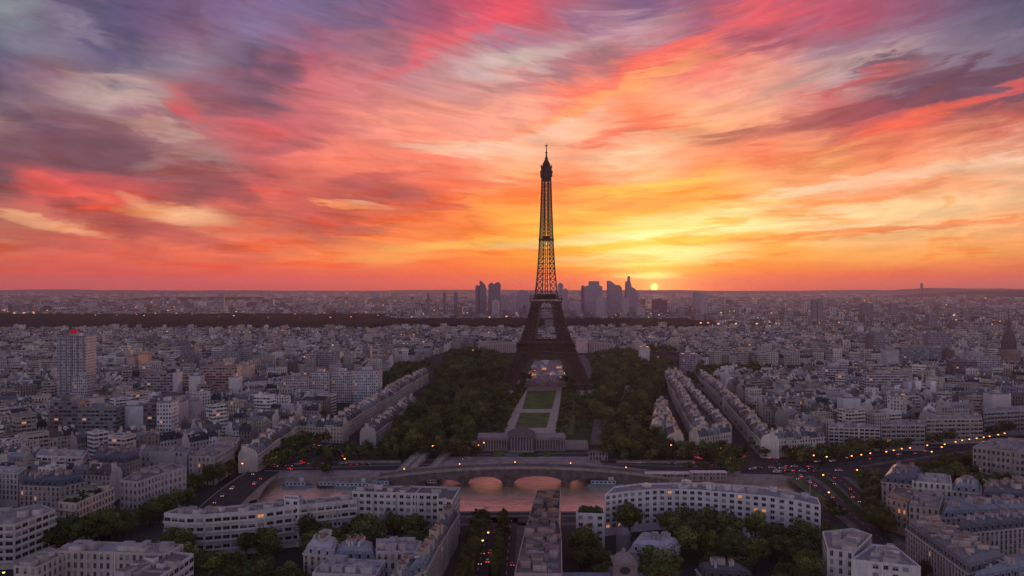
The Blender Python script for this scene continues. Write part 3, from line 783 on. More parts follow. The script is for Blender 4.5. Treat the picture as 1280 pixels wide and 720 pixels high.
def hero(name, label, px, h, col, roofcol=(.2, .2, .21), style='tall', floors=6, kind='flat', cat='building', balcony=False, boxes=6, litp=.006, group=None, garden=False, seed=1, base=0, hide=(), rooft=None, skip=0.0):
    rr = random.Random(seed * 31 + len(label))
    pts = [P(x, y, h) for x, y in px]
    q = ccw([(p.x, p.y) for p in pts])
    cx = sum(p[0] for p in q) / len(q); cy = sum(p[1] for p in q) / len(q)
    occupy(q, 3)
    q = [(x - cx, y - cy) for x, y in q]
    root = thing(name, (cx, cy, 0), label, cat, group)
    W = MB(); Rf = MB(); n = len(q)
    hw = h if kind == 'flat' else h - 4.6
    W.prism(q, base, hw, col, 2, top=False)
    roofz = hw
    if kind == 'flat':
        ins = inset(q, .35)
        for i in range(n):
            j = (i + 1) % n
            W.face([(q[i][0], q[i][1], hw), (q[j][0], q[j][1], hw), (ins[j][0], ins[j][1], hw), (ins[i][0], ins[i][1], hw)], tuple(c * 1.1 for c in col), 2)
            W.face([(ins[j][0], ins[j][1], hw - .9), (ins[i][0], ins[i][1], hw - .9), (ins[i][0], ins[i][1], hw), (ins[j][0], ins[j][1], hw)], col, 2)
        Rf.face([(x, y, hw - .85) for x, y in inset(q, .33)], roofcol, 1)
        roofz = hw - .85; inner = inset(q, 2.0)
    else:
        i1 = inset(q, 1.4); i2 = inset(q, 3.8)
        for i in range(n):
            j = (i + 1) % n
            L = math.hypot(q[i][0] - q[j][0], q[i][1] - q[j][1])
            Rf.face([(q[i][0], q[i][1], hw), (q[j][0], q[j][1], hw), (i1[j][0], i1[j][1], hw + 3.2), (i1[i][0], i1[i][1], hw + 3.2)], roofcol, 1)
            Rf.face([(i1[i][0], i1[i][1], hw + 3.2), (i1[j][0], i1[j][1], hw + 3.2), (i2[j][0], i2[j][1], h), (i2[i][0], i2[i][1], h)], tuple(c * 1.25 for c in roofcol), 1)
        Rf.face([(x, y, h) for x, y in i2], tuple(c * 1.15 for c in roofcol), 1)
        roofz = h; inner = i2
        cor = inset(q, -.4)
        for i in range(n):
            j = (i + 1) % n
            W.face([(cor[i][0], cor[i][1], hw - .4), (cor[j][0], cor[j][1], hw - .4), (cor[j][0], cor[j][1], hw + .05), (cor[i][0], cor[i][1], hw + .05)], tuple(c * 1.1 for c in col), 2)
            W.face([(cor[i][0], cor[i][1], hw + .05), (cor[j][0], cor[j][1], hw + .05), (i1[j][0], i1[j][1], hw + .05), (i1[i][0], i1[i][1], hw + .05)], tuple(c * 1.1 for c in col), 2)
    wall = W.build('wall', MATS, root)
    roof = Rf.build('roof', MATS, root)
    cnt = [0, MB()]
    edges = []
    for i in range(n):
        j = (i + 1) % n
        d = Vector((q[j][0] - q[i][0], q[j][1] - q[i][1])); L = d.length
        if L < 2.4: continue
        nr = Vector((d.y, -d.x)).normalized()
        mid = Vector(((q[i][0] + q[j][0]) / 2 + cx, (q[i][1] + q[j][1]) / 2 + cy))
        fc = nr.dot((-mid).normalized())
        if fc > .04: edges.append((L * fc, i, j, L))
    edges.sort(reverse=True)
    if kind != 'flat':                       # dormers in the steep slope
        for fc, i, j, L in edges[:3]:
            d = Vector((q[j][0] - q[i][0], q[j][1] - q[i][1])).normalized(); nr = Vector((d.y, -d.x)); ang = math.atan2(d.y, d.x)
            nd = int((L - 3) / 3.2)
            for k in range(min(nd, 24)):
                t = 1.5 + (k + .5) * (L - 3) / nd
                D = MB(); D.box(-.75, .75, -.1, 1.3, 0, 2.1, tuple(c * 1.5 for c in roofcol), 1); D.box(-.5, .5, -.14, -.1, .3, 1.8, (.02, .022, .03), 2)
                o = D.build('dormer', MATS, roof); o.location = (q[i][0] + d.x * t - nr.x * .35, q[i][1] + d.y * t - nr.y * .35, hw + .35); o.rotation_euler = (0, 0, ang)
    for fc, i, j, L in edges:
        if i in hide: continue
        windows_on(wall, q[i], q[j], base + (3.2 if hw > 14 else .4), hw - .3, style, floors if hw <= 14 else floors - 1, rr, cnt, litp, skip)
        if balcony:
            d = Vector((q[j][0] - q[i][0], q[j][1] - q[i][1])).normalized(); nr = Vector((d.y, -d.x)); ang = math.atan2(d.y, d.x)
            fl = floors - 1; fh = (hw - 3.5) / fl
            for k in range(fl):
                B = MB(); B.box(.2, L - .2, -1.1, 0, 0, .18, tuple(c * 1.15 for c in col), 2); B.box(.2, L - .2, -1.1, -1.03, .18, 1.0, tuple(c * 1.05 for c in col), 2)
                o = B.build('balcony', MATS, wall); o.location = (q[i][0], q[i][1], 3.2 + k * fh); o.rotation_euler = (0, 0, ang)
    if cnt[1].f: cnt[1].build('windows', ['frame', 'glass', 'lit', 'blind'], wall)['kind'] = 'stuff'
    # fire walls crossing the roof of long blocks
    lf, li, lj, LL = edges[0] if edges else (0, 0, 1, 0)
    if LL > 24:
        d = Vector((q[lj][0] - q[li][0], q[lj][1] - q[li][1])).normalized(); nr = Vector((d.y, -d.x)); ang = math.atan2(d.y, d.x)
        k = 11.0
        while k < LL - 8:
            dep = 3.0
            while dep < 26 and inpoly(q[li][0] + d.x * k - nr.x * (dep + .6), q[li][1] + d.y * k - nr.y * (dep + .6), q): dep += .5
            B = MB(); B.box(-.22, .22, .5, dep - .3, -.4, rr.uniform(.35, .9) if kind == 'flat' else rr.uniform(.3, .6), sh(col, rr.uniform(.7, 1.0)), 2)
            if kind != 'flat': B.box(-.35, .35, dep * .25, dep * .45, 0, rr.uniform(1.4, 2.2), tuple(c * .9 for c in col), 2)
            o = B.build('fire_wall', MATS, roof); o.location = (q[li][0] + d.x * k, q[li][1] + d.y * k, roofz); o.rotation_euler = (0, 0, ang)
            if kind == 'flat':
                B = MB(); B.box(-.35, .35, -.42, .0, 0, hw - .5, sh(col, rr.uniform(.6, 1.15)), 2)
                o = B.build('pilaster', MATS, wall); o.location = (q[li][0] + d.x * k, q[li][1] + d.y * k, .2); o.rotation_euler = (0, 0, ang)
            k += rr.uniform(9, 15)
    boxes = int(boxes * 2.6)
    # things on the roof
    bb = (min(p[0] for p in inner), max(p[0] for p in inner), min(p[1] for p in inner), max(p[1] for p in inner))
    tries = 0; k = 0
    while k < boxes and tries < 200:
        tries += 1
        x, y = rr.uniform(bb[0], bb[1]), rr.uniform(bb[2], bb[3])
        if not inpoly(x, y, inner): continue
        B = MB()
        if kind != 'flat' and rr.random() < .7:
            L = rr.uniform(2, 4.5); B.box(-.45, .45, -L / 2, L / 2, -2, 1.6, tuple(c * .95 for c in col), 2)
            for t in range(int(L / .8)): B.tube((0, -L / 2 + .4 + t * .8, 1.6), (0, -L / 2 + .4 + t * .8, 2.3), .16, .13, 5, (.3, .14, .09), 4)
            nm = 'chimney'
        elif rr.random() < .5:
            a, b_ = rr.uniform(1, 2.6), rr.uniform(1, 2.2); B.box(-a, a, -b_, b_, 0, rr.uniform(1.4, 2.9), sh(col, rr.uniform(.6, 1.1)), 2, 1, roofcol); nm = 'lift_house'
        elif rr.random() < .25:
            B.tube((0, 0, 0), (0, 0, 3.4), .07, .05, 5, (.2, .2, .2), 2); B.box(-.9, .9, -.05, .05, 2.6, 2.72, (.2, .2, .2), 2); B.box(-.6, .6, -.05, .05, 3.0, 3.1, (.2, .2, .2), 2); nm = 'aerial'
        elif rr.random() < .5:
            B.box(-1.1, 1.1, -.8, .8, 0, .35, (.3, .3, .3), 2); B.box(-1.0, 1.0, -.7, .7, .35, .5, (.55, .5, .5), 1); nm = 'skylight'
        else:
            for t in range(3): B.tube((t * .9, 0, 0), (t * .9, 0, 1.3), .22, .22, 6, (.35, .35, .36), 2)
            nm = 'roof_vent'
        o = B.build(nm, MATS, roof); o.location = (x, y, roofz); o.rotation_euler = (0, 0, math.atan2(q[1][1] - q[0][1], q[1][0] - q[0][0]))
        k += 1
    if garden:
        B = MB()
        for t in range(60 * 3):
            x, y = rr.uniform(bb[0], bb[1]), rr.uniform(bb[2], bb[3])
            if not inpoly(x, y, inner): continue
            for s_ in range(8):
                a = Vector((rr.uniform(-.9, .9), rr.uniform(-.9, .9), rr.uniform(0, 1.8))) + Vector((x, y, roofz)); u_ = Vector((rr.uniform(-1, 1), rr.uniform(-1, 1), rr.uniform(-.4, 1))) * .5; v_ = u_.cross(Vector((rr.uniform(-1, 1), rr.uniform(-1, 1), 1))).normalized() * .5
                B.face([a - u_, a - v_, a + u_, a + v_], (.035, .06, .02), 0)
        B.build('roof_garden', ['leaf'], roof)
    return root

WH = (.52, .49, .48); CR = (.46, .4, .36); PK = (.5, .4, .35); GY = (.36, .35, .36); ST = (.4, .35, .32)
ZB = (.17, .185, .22); ZL = (.3, .3, .33); ZD = (.09, .095, .11); BR = (.17, .14, .13)
hero('apartment_block', 'cream block with a long window front and stepped pale roof in the lowest left corner', [(66, 688), (205, 692), (229, 680), (100, 676)], 21, CR, ZL, 'tall', 6, boxes=14, seed=1)
for i in range(9):
    pass
hero('apartment_block', 'cream wing with a blank end wall, at the very bottom left beside dark trees', [(17, 707), (46, 709), (84, 690), (62, 684)], 20, CR, (.22, .21, .22), 'tall', 6, seed=2, boxes=4)
hero('apartment_block', 'low white-banded block with a brown flat roof, right of the lowest left cream block', [(137, 720), (190, 727), (242, 692), (200, 687)], 20, WH, BR, 'band', 6, seed=3, boxes=5)
hero('apartment_block', 'white block with curved balcony bands at the left edge above the tree-lined street', [(-20, 656), (18, 655), (69, 637), (50, 630), (-20, 641)], 20, WH, (.24, .22, .22), 'band', 6, balcony=True, seed=4, boxes=5, litp=.0)
hero('apartment_block', 'pinkish stone block with planted roof terrace facing the tree-lined street', [(73, 627), (95, 629), (142, 609), (118, 604)], 21, PK, (.13, .13, .12), 'tall', 6, garden=True, seed=5, balcony=True)
hero('apartment_block', 'concrete block with tall rows of upright windows, nearest the left road bridge', [(150, 600), (172, 602), (205, 591), (233, 584), (216, 579), (186, 583)], 22, (.42, .38, .38), (.16, .14, .14), 'tall', 6, seed=6, boxes=7)
hero('apartment_block', 'old block with blue slate mansard and pink end wall behind the planted-roof block', [(25, 596), (75, 598), (106, 592), (88, 586), (40, 588)], 22, (.4, .34, .32), (.07, .085, .11), 'tall', 6, 'mansard', seed=7)
hero('apartment_block', 'dark-fronted old block with slate mansard and large blank beige end wall', [(112, 568), (158, 570), (176, 564), (168, 558), (120, 560)], 22, (.3, .26, .24), (.08, .08, .1), 'tall', 6, 'mansard', seed=8)
hero('apartment_block', 'grey windowless-looking block with three flat gable panels in a row', [(177, 564), (234, 565), (238, 559), (182, 557)], 20, (.33, .31, .32), (.2, .19, .2), 'tall', 6, seed=9, skip=.7)
hero('apartment_block', 'taupe block with balconies ending in a bright pinkish front by the left avenue trees', [(236, 570), (268, 571), (294, 556), (268, 553)], 18, ST, (.19, .18, .19), 'tall', 5, seed=10)
hero('apartment_block', 'small bright pinkish block standing above the left avenue trees', [(271, 552), (296, 553), (300, 547), (276, 546)], 17, (.56, .44, .38), (.25, .22, .2), 'tall', 5, seed=11, boxes=2)
hero('apartment_block', 'white modern block with open balconies left of the slate mansard blocks', [(45, 569), (104, 571), (110, 563), (52, 561)], 21, WH, (.3, .28, .3), 'band', 6, balcony=True, seed=12)
hero('apartment_block', 'squat white house with a flat grey roof at the left edge under slate roofs', [(-12, 590), (22, 592), (34, 584), (-8, 582)], 19, WH, ZL, 'tall', 6, seed=13)
hero('apartment_block', 'long white slab with ribbon windows running beside the river below the left road bridge', [(205, 641), (232, 643), (256, 643), (320, 638), (355, 633), (446, 624), (446, 618), (330, 628), (250, 636), (222, 635)], 20, WH, (.2, .17, .16), 'band', 5, seed=14, boxes=10, litp=.02, balcony=True)
hero('stair_tower', 'white stair tower with two window columns rising from dark trees by the long slab', [(355, 623), (374, 624), (373, 620), (356, 619)], 23, (.62, .6, .6), BR, 'wide', 7, cat='tower', seed=15, boxes=0)
hero('apartment_block', 'white river-front slab with dark flat roof and tall side wall by the water', [(440, 614), (548, 617), (546, 623), (566, 625), (575, 609), (510, 607), (450, 608)], 23, WH, (.13, .12, .12), 'wide', 7, seed=16, boxes=6)
hero('town_house', 'house with a lit-up row of dormers along the avenue, next to the river-front slab', [(541, 656), (561, 650), (573, 632), (556, 632)], 19, ST, ZD, 'tall', 6, 'mansard', seed=17)
hero('town_house', 'middle house of the pinkish row on the left side of the central avenue', [(530, 675), (548, 670), (561, 651), (541, 657)], 19.5, PK, BR, 'tall', 6, 'mansard', seed=18)
hero('town_house', 'last house of the pinkish row left of the central avenue, nearest the bottom', [(508, 708), (532, 699), (548, 671), (530, 676)], 19, PK, ZB, 'tall', 6, 'mansard', seed=19)
hero('town_house', 'beige house with a blank side wall at the left end of the blue-roofed cluster', [(379, 678), (418, 683), (424, 667), (391, 663)], 20, CR, ZL, 'tall', 6, 'mansard', seed=20, boxes=5)
hero('town_house', 'white-fronted house with blue zinc roof in the middle of the lower cluster', [(418, 685), (470, 686), (469, 672), (424, 671)], 19, WH, ZB, 'tall', 5, 'mansard', seed=21, boxes=7)
hero('town_house', 'light house with many chimneys behind the low cluster, by the dark garden trees', [(470, 689), (520, 690), (527, 676), (470, 673)], 18, (.5, .44, .43), ZL, 'tall', 5, 'flat', seed=22, boxes=9)
hero('town_house', 'low flat-roofed annex at the bottom edge in front of the white-fronted blue-roofed house', [(390, 716), (470, 719), (482, 700), (408, 698)], 16, (.46, .43, .43), ZL, 'wide', 4, seed=23, boxes=8)
hero('town_house', 'house with slanting dark dormer front at the bottom edge left of the central avenue', [(472, 735), (506, 728), (526, 694), (497, 692)], 18, CR, (.15, .15, .17), 'tall', 5, 'mansard', seed=24)
hero('garden_house', 'small pink gabled house wrapped in dark trees below the river-front slab', [(452, 650), (483, 652), (480, 643), (460, 642)], 12, PK, (.2, .14, .13), 'tall', 3, 'mansard', cat='house', seed=25, boxes=1)
hero('apartment_block', 'long brown-roofed block reaching the water, right of the central avenue', [(661, 646), (699, 648), (701, 611), (671, 612)], 21, (.3, .22, .2), (.075, .058, .055), 'tall', 6, seed=26, boxes=12, garden=False)
hero('apartment_block', 'pale flat-roofed block with pink skylights, nearer than the brown-roofed block by the water', [(643, 716), (703, 717), (702, 671), (655, 667)], 18, (.4, .31, .3), (.17, .135, .135), 'tall', 5, seed=27, boxes=16)
hero('apartment_block', 'middle block with cluttered grey roof between the brown-roofed block and the skylight block', [(655, 666), (702, 668), (699, 650), (661, 649)], 19.5, (.34, .26, .25), (.1, .08, .08), 'tall', 5, seed=28, boxes=10)
hero('town_house', 'small white house with roof shrubs, right of the brown-roofed block by the water', [(720, 641), (756, 642), (754, 634), (723, 633)], 17, (.6, .58, .58), (.12, .12, .1), 'wide', 5, seed=29, boxes=1, garden=True)
hero('apartment_block', 'big white curving six-storey slab along the right bank with regular square windows', [(756, 618), (786, 614), (823, 611), (870, 612), (920, 616), (960, 620), (995, 625), (1026, 632), (1022, 622), (985, 613), (940, 607), (870, 603), (800, 604), (768, 608)], 21, (.58, .57, .6), (.22, .2, .21), 'wide', 7, seed=30, boxes=14, litp=.02)
hero('town_house', 'grey mansion with round turret half hidden by a tall tree below the white curving slab', [(786, 676), (834, 681), (850, 669), (800, 660)], 13, (.42, .4, .41), ZL, 'tall', 4, 'mansard', cat='mansion', seed=31, boxes=5, skip=.4)
hero('town_house', 'hip-roofed slate house with chimneys at the bottom edge right of the clock cupola', [(880, 709), (945, 712), (926, 699), (870, 698)], 11, (.5, .48, .48), (.07, .07, .08), 'tall', 3, 'mansard', cat='house', seed=32, boxes=4)
hero('garden_house', 'tiny white gabled house among the trees of the right garden', [(922, 676), (948, 678), (945, 668), (928, 667)], 8, WH, (.14, .13, .14), 'tall', 2, 'mansard', cat='house', seed=33, boxes=1)
hero('apartment_block', 'white block with a raised roof terrace at the bottom, right of the garden trees', [(1034, 685), (1068, 690), (1090, 668), (1066, 660), (1028, 664)], 20, WH, (.27, .23, .23), 'tall', 6, seed=34, boxes=8)
hero('apartment_block', 'white block with plain front and few windows at the bottom edge, beside the raised terrace', [(1064, 699), (1151, 708), (1120, 683), (1092, 680)], 19, (.6, .57, .57), (.22, .21, .23), 'wide', 6, seed=35, boxes=8, skip=.55)
hero('apartment_block', 'long cream mansard block whose dark-dormered front slants down the right side of the ramp', [(1132, 648), (1210, 702), (1262, 690), (1166, 640)], 20, (.48, .41, .37), (.15, .14, .15), 'tall', 6, 'mansard', seed=36, boxes=16)
hero('apartment_block', 'block with black glassy mansard band behind the long slanting cream block', [(1196, 655), (1300, 645), (1300, 637), (1196, 644)], 20, (.42, .37, .36), ZD, 'tall', 6, 'mansard', seed=37, boxes=6)
hero('apartment_block', 'block with blank beige wall and blue roof in the lower right corner', [(1215, 716), (1300, 702), (1300, 670), (1264, 690)], 18, (.46, .41, .38), ZB, 'tall', 5, 'mansard', seed=38, boxes=8)
hero('apartment_block', 'flat grey-roofed block in the bottom right corner below the blank beige wall', [(1200, 742), (1300, 740), (1300, 718), (1222, 712)], 14, CR, ZL, 'tall', 4, 'flat', seed=39, boxes=8)
hero('apartment_block', 'tall narrow corner block with slate crown beside the ramp trees', [(1102, 592), (1146, 596), (1152, 580), (1114, 577)], 23, (.4, .31, .29), (.09, .095, .12), 'tall', 7, 'mansard', seed=40, litp=.03, boxes=8)
hero('apartment_block', 'low building with orange-lit arches at the foot of the slate-crowned corner block', [(1108, 622), (1134, 628), (1146, 612), (1120, 606)], 17, (.48, .33, .26), BR, 'tall', 5, seed=41, boxes=4, litp=.12)  # orange light on this front is put into the wall colour
hero('apartment_block', 'white house front with three window columns in the dense right-hand slate-roofed quarter', [(1140, 601), (1190, 605), (1188, 594), (1146, 592)], 21, WH, ZL, 'tall', 6, seed=42, boxes=8)
hero('apartment_block', 'house with tall zinc mansard, next after the white three-column front', [(1190, 603), (1226, 606), (1226, 596), (1192, 594)], 22, (.46, .42, .41), ZB, 'tall', 6, 'mansard', seed=43, boxes=7)
hero('apartment_block', 'wide house with dark mansard and warm lit windows at the right edge', [(1226, 612), (1300, 614), (1300, 598), (1228, 599)], 21, CR, ZD, 'tall', 6, 'mansard', seed=44, boxes=8, litp=.05)
hero('apartment_block', 'low block with cluttered pink-tinged roof inside the right slate-roofed quarter', [(1136, 632), (1174, 636), (1180, 618), (1142, 614)], 17, ST, (.26, .22, .23), 'tall', 5, seed=45, boxes=12)
hero('apartment_block', 'block with grey mansard between the lit-window house and the black glassy band', [(1176, 636), (1290, 632), (1292, 620), (1182, 620)], 18, (.45, .4, .38), ZB, 'tall', 5, 'mansard', seed=46, boxes=12)
hero('palace_block', 'massive stone block with tall window bays at the right edge above the curving boulevard', [(1216, 558), (1300, 568), (1300, 548), (1240, 548)], 20, (.38, .32, .29), (.26, .24, .25), 'slot', 5, seed=47, boxes=8)
for i, (x0, y0, x1, y1, hh, cc) in enumerate([(1036, 534, 1100, 536, 17, WH), (1102, 531, 1156, 531, 20, GY), (1158, 524, 1228, 523, 20, CR), (1230, 515, 1300, 511, 21, GY)]):
    lab = ['white block with a smooth blank corner, left end of the row above the lamp-lit boulevard', 'grey block with stacked window bands, second in the row above the lamp-lit boulevard', 'cream block with stacked window bands, third in the row above the lamp-lit boulevard', 'grey block at the right edge, last in the row above the lamp-lit boulevard'][i]
    hero('apartment_block', lab, [(x0, y0), (x1, y1), (x1 - 2, y1 - 5), (x0 + 3, y0 - 5)], hh, cc, (.25, .23, .25), 'band', 6, seed=50 + i, boxes=5, balcony=i > 0)

# turret of the mansion
t = thing('turret', tuple(PY(779, 374)), 'round grey turret with small dome attached to the half-hidden mansion', 'turret')
b = MB(); b.tube((0, 0, 0), (0, 0, 11), 3.4, 3.4, 16, (.24, .21, .21), 2); b.build('wall', MATS, t)
b = MB(); pr = [(3.7, 11), (3.5, 12.2), (2.9, 13.6), (1.9, 14.7), (.8, 15.3), (.3, 16.2)]
for (r0, z0), (r1, z1) in zip(pr, pr[1:]): b.tube((0, 0, z0), (0, 0, z1), r0, r1, 16, (.16, .15, .17), 1, cap=False)
b.build('roof', MATS, t); t.scale = (1, 1, .8)
# clock cupola with the long blue roof
base = PY(762, 322)   # cupola building
t = thing('civic_building', (base.x, base.y, 0), 'long building with blue-grey roof and a round-windowed stone cupola at the bottom edge', 'civic building')
b = MB(); b.box(-26, 24, -6, 6, 0, 11, (.45, .42, .4), 0, 2, uvs=True); b.build('wall', MATS, t)
b = MB()
b.face([(-26.4, -6.4, 10.9), (24.4, -6.4, 10.9), (24.4, 0, 14), (-26.4, 0, 14)], ZB, 1); b.face([(24.4, 6.4, 10.9), (-26.4, 6.4, 10.9), (-26.4, 0, 14), (24.4, 0, 14)], ZB, 1)
b.face([(24, -6, 11), (24, 6, 11), (24, 0, 13.9)], (.45, .42, .4), 2); b.face([(-26, 6, 11), (-26, -6, 11), (-26, 0, 13.9)], (.45, .42, .4), 2)
rf = b.build('roof', MATS, t)
b = MB(); cx = 5.4
b.box(cx - 6, cx + 6, -7.5, 6.5, 11, 15, (.12, .12, .14), 1, taper=1.2)
b.box(cx - 3.6, cx + 3.6, -6.2, 3, 15, 21.5, (.24, .2, .19), 2)
for sx in (-1, 1):
    b.box(cx + sx * 4.1 - .6, cx + sx * 4.1 + .6, -6.6, -5.2, 14, 21.8, (.24, .2, .19), 2)
b.box(cx - 4.8, cx + 4.8, -6.9, 3.4, 21.5, 22.2, (.24, .2, .19), 2)
for (r0, z0), (r1, z1) in zip([(4.4, 22.2), (4.0, 24), (2.9, 25.6), (1.6, 26.4), (.9, 26.6), (.9, 28), (.2, 29.4)], [(4.0, 24), (2.9, 25.6), (1.6, 26.4), (.9, 26.6), (.9, 28), (.2, 29.4)]):
    b.tube((cx, -1.6, z0), (cx, -1.6, z1), r0, r1, 12, (.24, .2, .19), 2, cap=False)
cu = b.build('cupola', MATS, t); t.scale = (1, 1, .7)
b = MB(); b.tube((cx, -6.35, 18.2), (cx, -6.2, 18.2), 2.1, 2.1, 20, (.05, .05, .05), 2); b.build('round_window', MATS, cu)
b = MB(); b.tube((cx, -7.7, 12.9), (cx, -7.2, 12.9), 1.5, 1.5, 16, (.5, .5, .5), 2); b.build('oculus', MATS, rf)
# ================================================================ rows lining the park and the avenues
def house_row(rowlabel, a, b_, depth, h0, side=1, n=None, group=None, wis=(0, 1, 3), kinds=('mansard',), jit=1.2):
    """houses side by side between two ground points"""
    a, b_ = Vector(a[:2]), Vector(b_[:2]); d = b_ - a; L = d.length; d.normalize(); nr = Vector((d.y, -d.x)) * side
    n = n or max(1, round(L / 17)); ang = math.atan2(d.y, d.x) if side == 1 else math.atan2(-d.y, -d.x)
    for i in range(n):
        c = a + d * (i + .5) * L / n - nr * depth / 2
        rr = random.Random(int(c.x * 13 + c.y * 7))
        kd = rr.choice(kinds); wi = rr.choice(wis); zi = rr.choice((0, 1, 2, 5))
        lot = (c.x, c.y, L / n - .04, depth, h0 + rr.uniform(-jit, jit), ang, kd, wi, zi, rr.randint(0, 99999))
        place_house(lot, '%s house with %s %s roof, %s %s' % (WNAME[wi], ZNAME[zi], KIND[kd], ordinal(i + 1), rowlabel), group)
        w_ = L / n / 2; 
        occupy([(c.x + d.x * sx * w_ + nr.x * sy * depth / 2, c.y + d.y * sx * w_ + nr.y * sy * depth / 2) for sx, sy in ((-1, -1), (1, -1), (1, 1), (-1, 1))], .5)
        LOTN[0] += 1
LOTN = [0]
def roofline(px, h): return P(px[0], px[1], h)
house_row('from river in row facing park, left', roofline((432, 521), 18), roofline((536, 461), 18), 14, 18, 1, 22, 'houses along the left edge of the park')
house_row('from river in short inner left row', roofline((470, 533), 15), roofline((521, 495), 15), 13, 15, 1, 8, 'short row between the left trees')
house_row('from left in front facing river gardens', roofline((372, 524), 18), roofline((428, 526), 18), 13, 18, 1, 5, 'front row by the left gardens')
house_row('up avenue behind small pinkish block', roofline((322, 558), 18), roofline((372, 524), 18), 13, 18, 1, 6, 'row up the left avenue')
house_row('from river in row beside right park', roofline((868, 531), 18), roofline((830, 462), 18), 13, 18, -1, 18, 'left side of the long right block')
house_row('from river, avenue side of long block', roofline((915, 526), 18), roofline((850, 461), 18), 13, 18, 1, 18, 'avenue side of the long right block')
house_row('across river end of long right block', roofline((874, 538), 18), roofline((914, 533), 18), 11, 18, 1, 3, 'river end of the long right block')
house_row('from river in wedge among park trees', roofline((812, 530), 15), roofline((820, 499), 15), 13, 15, -1, 5, 'wedge among the right park trees')
house_row('from river on far side of wedge', roofline((855, 541), 15), roofline((833, 501), 15), 13, 15, 1, 6, 'far side of the wedge')
house_row('from river, far side of right avenue', roofline((951, 542), 18), roofline((905, 494), 18), 13, 18, -1, 11, 'far side of the right avenue')
house_row('up farther stretch beyond right avenue', roofline((903, 491), 18), roofline((871, 463), 18), 13, 18, -1, 9, 'farther stretch of the right avenue')
house_row('from avenue in front above right boulevard', roofline((972, 541), 18), roofline((1032, 537), 18), 13, 18, 1, 6, 'front above the right boulevard')

# ================================================================ quarters filled with town houses
left_q = wpoly([(-60, 660), (-60, 417), (590, 417), (560, 440), (530, 452), (478, 476), (415, 522), (330, 556), (270, 585), (180, 618), (60, 660)])
right_q = wpoly([(962, 562), (945, 545), (880, 480), (858, 452), (845, 441), (720, 441), (705, 417), (1340, 417), (1340, 505), (1040, 562)])
mid_q = wpoly([(560, 436), (585, 417), (760, 417), (740, 436)])
parks = [wpoly(q) for q in ([(330, 480), (500, 480), (505, 468), (340, 466)], [(870, 474), (1010, 474), (1010, 458), (870, 456)], [(1010, 466), (1110, 462), (1110, 455), (1010, 456)],
                            [(-60, 462), (20, 460), (20, 450), (-60, 450)], [(440, 488), (520, 462), (540, 452), (500, 452)], [(1085, 462), (1200, 460), (1200, 452), (1085, 452)])]
def lots(poly, ang, seed, own=None):
    rr = random.Random(seed); ca_, sa_ = math.cos(ang), math.sin(ang)
    loc = [(x * ca_ + y * sa_, -x * sa_ + y * ca_) for x, y in poly]
    x0, x1 = min(p[0] for p in loc), max(p[0] for p in loc); y0, y1 = min(p[1] for p in loc), max(p[1] for p in loc)
    y = y0 + 6; j = 0
    while y < y1:
        d = rr.uniform(9.5, 13); x = x0 + rr.uniform(0, 30); kk = 0; lim = rr.randint(4, 8)
        hb = rr.choice((15, 16.5, 18, 18, 19.5)); off_ = 0
        while x < x1:
            w_ = rr.uniform(8, 18)
            lx, ly = x + w_ / 2, y + d / 2
            wx, wy = lx * ca_ - ly * sa_, lx * sa_ + ly * ca_
            if abs(wx) < .74 * wy + 50 and (own is None or own(wx, wy)) and inpoly(wx, wy, poly):
                bad = blocked(wx, wy, 0)
                if not bad:
                    for sx, sy in ((-.5, -.5), (.5, -.5), (.5, .5), (-.5, .5)):
                        qx, qy = lx + sx * w_, ly + sy * d
                        qx, qy = qx * ca_ - qy * sa_, qx * sa_ + qy * ca_
                        if blocked(qx, qy) or not inpoly(qx, qy, poly): bad = True; break
                if not bad and not any(inpoly(wx, wy, pk) for pk in parks) and rr.random() > .05:
                    r_ = rr.random()
                    kd = 'mansard' if r_ < .6 else ('flat' if r_ < .88 else 'gable')
                    h = hb + rr.uniform(-2.5, 2.5) + (rr.uniform(3, 9) if kd == 'flat' and rr.random() < .3 else 0)
                    yield (wx, wy, w_ - .05, d, h, ang + (math.pi if j % 2 else 0), kd, rr.choice((0, 0, 1, 2, 3, 4, 5, 6, 7)), rr.randint(0, 5), rr.randint(0, 999999))
            x += w_; kk += 1
            if kk >= lim: x += rr.uniform(9, 14); kk = 0; lim = rr.randint(4, 8)
        y += d + ((rr.uniform(5, 9)) if j % 2 == 0 else rr.uniform(10, 15)); j += 1

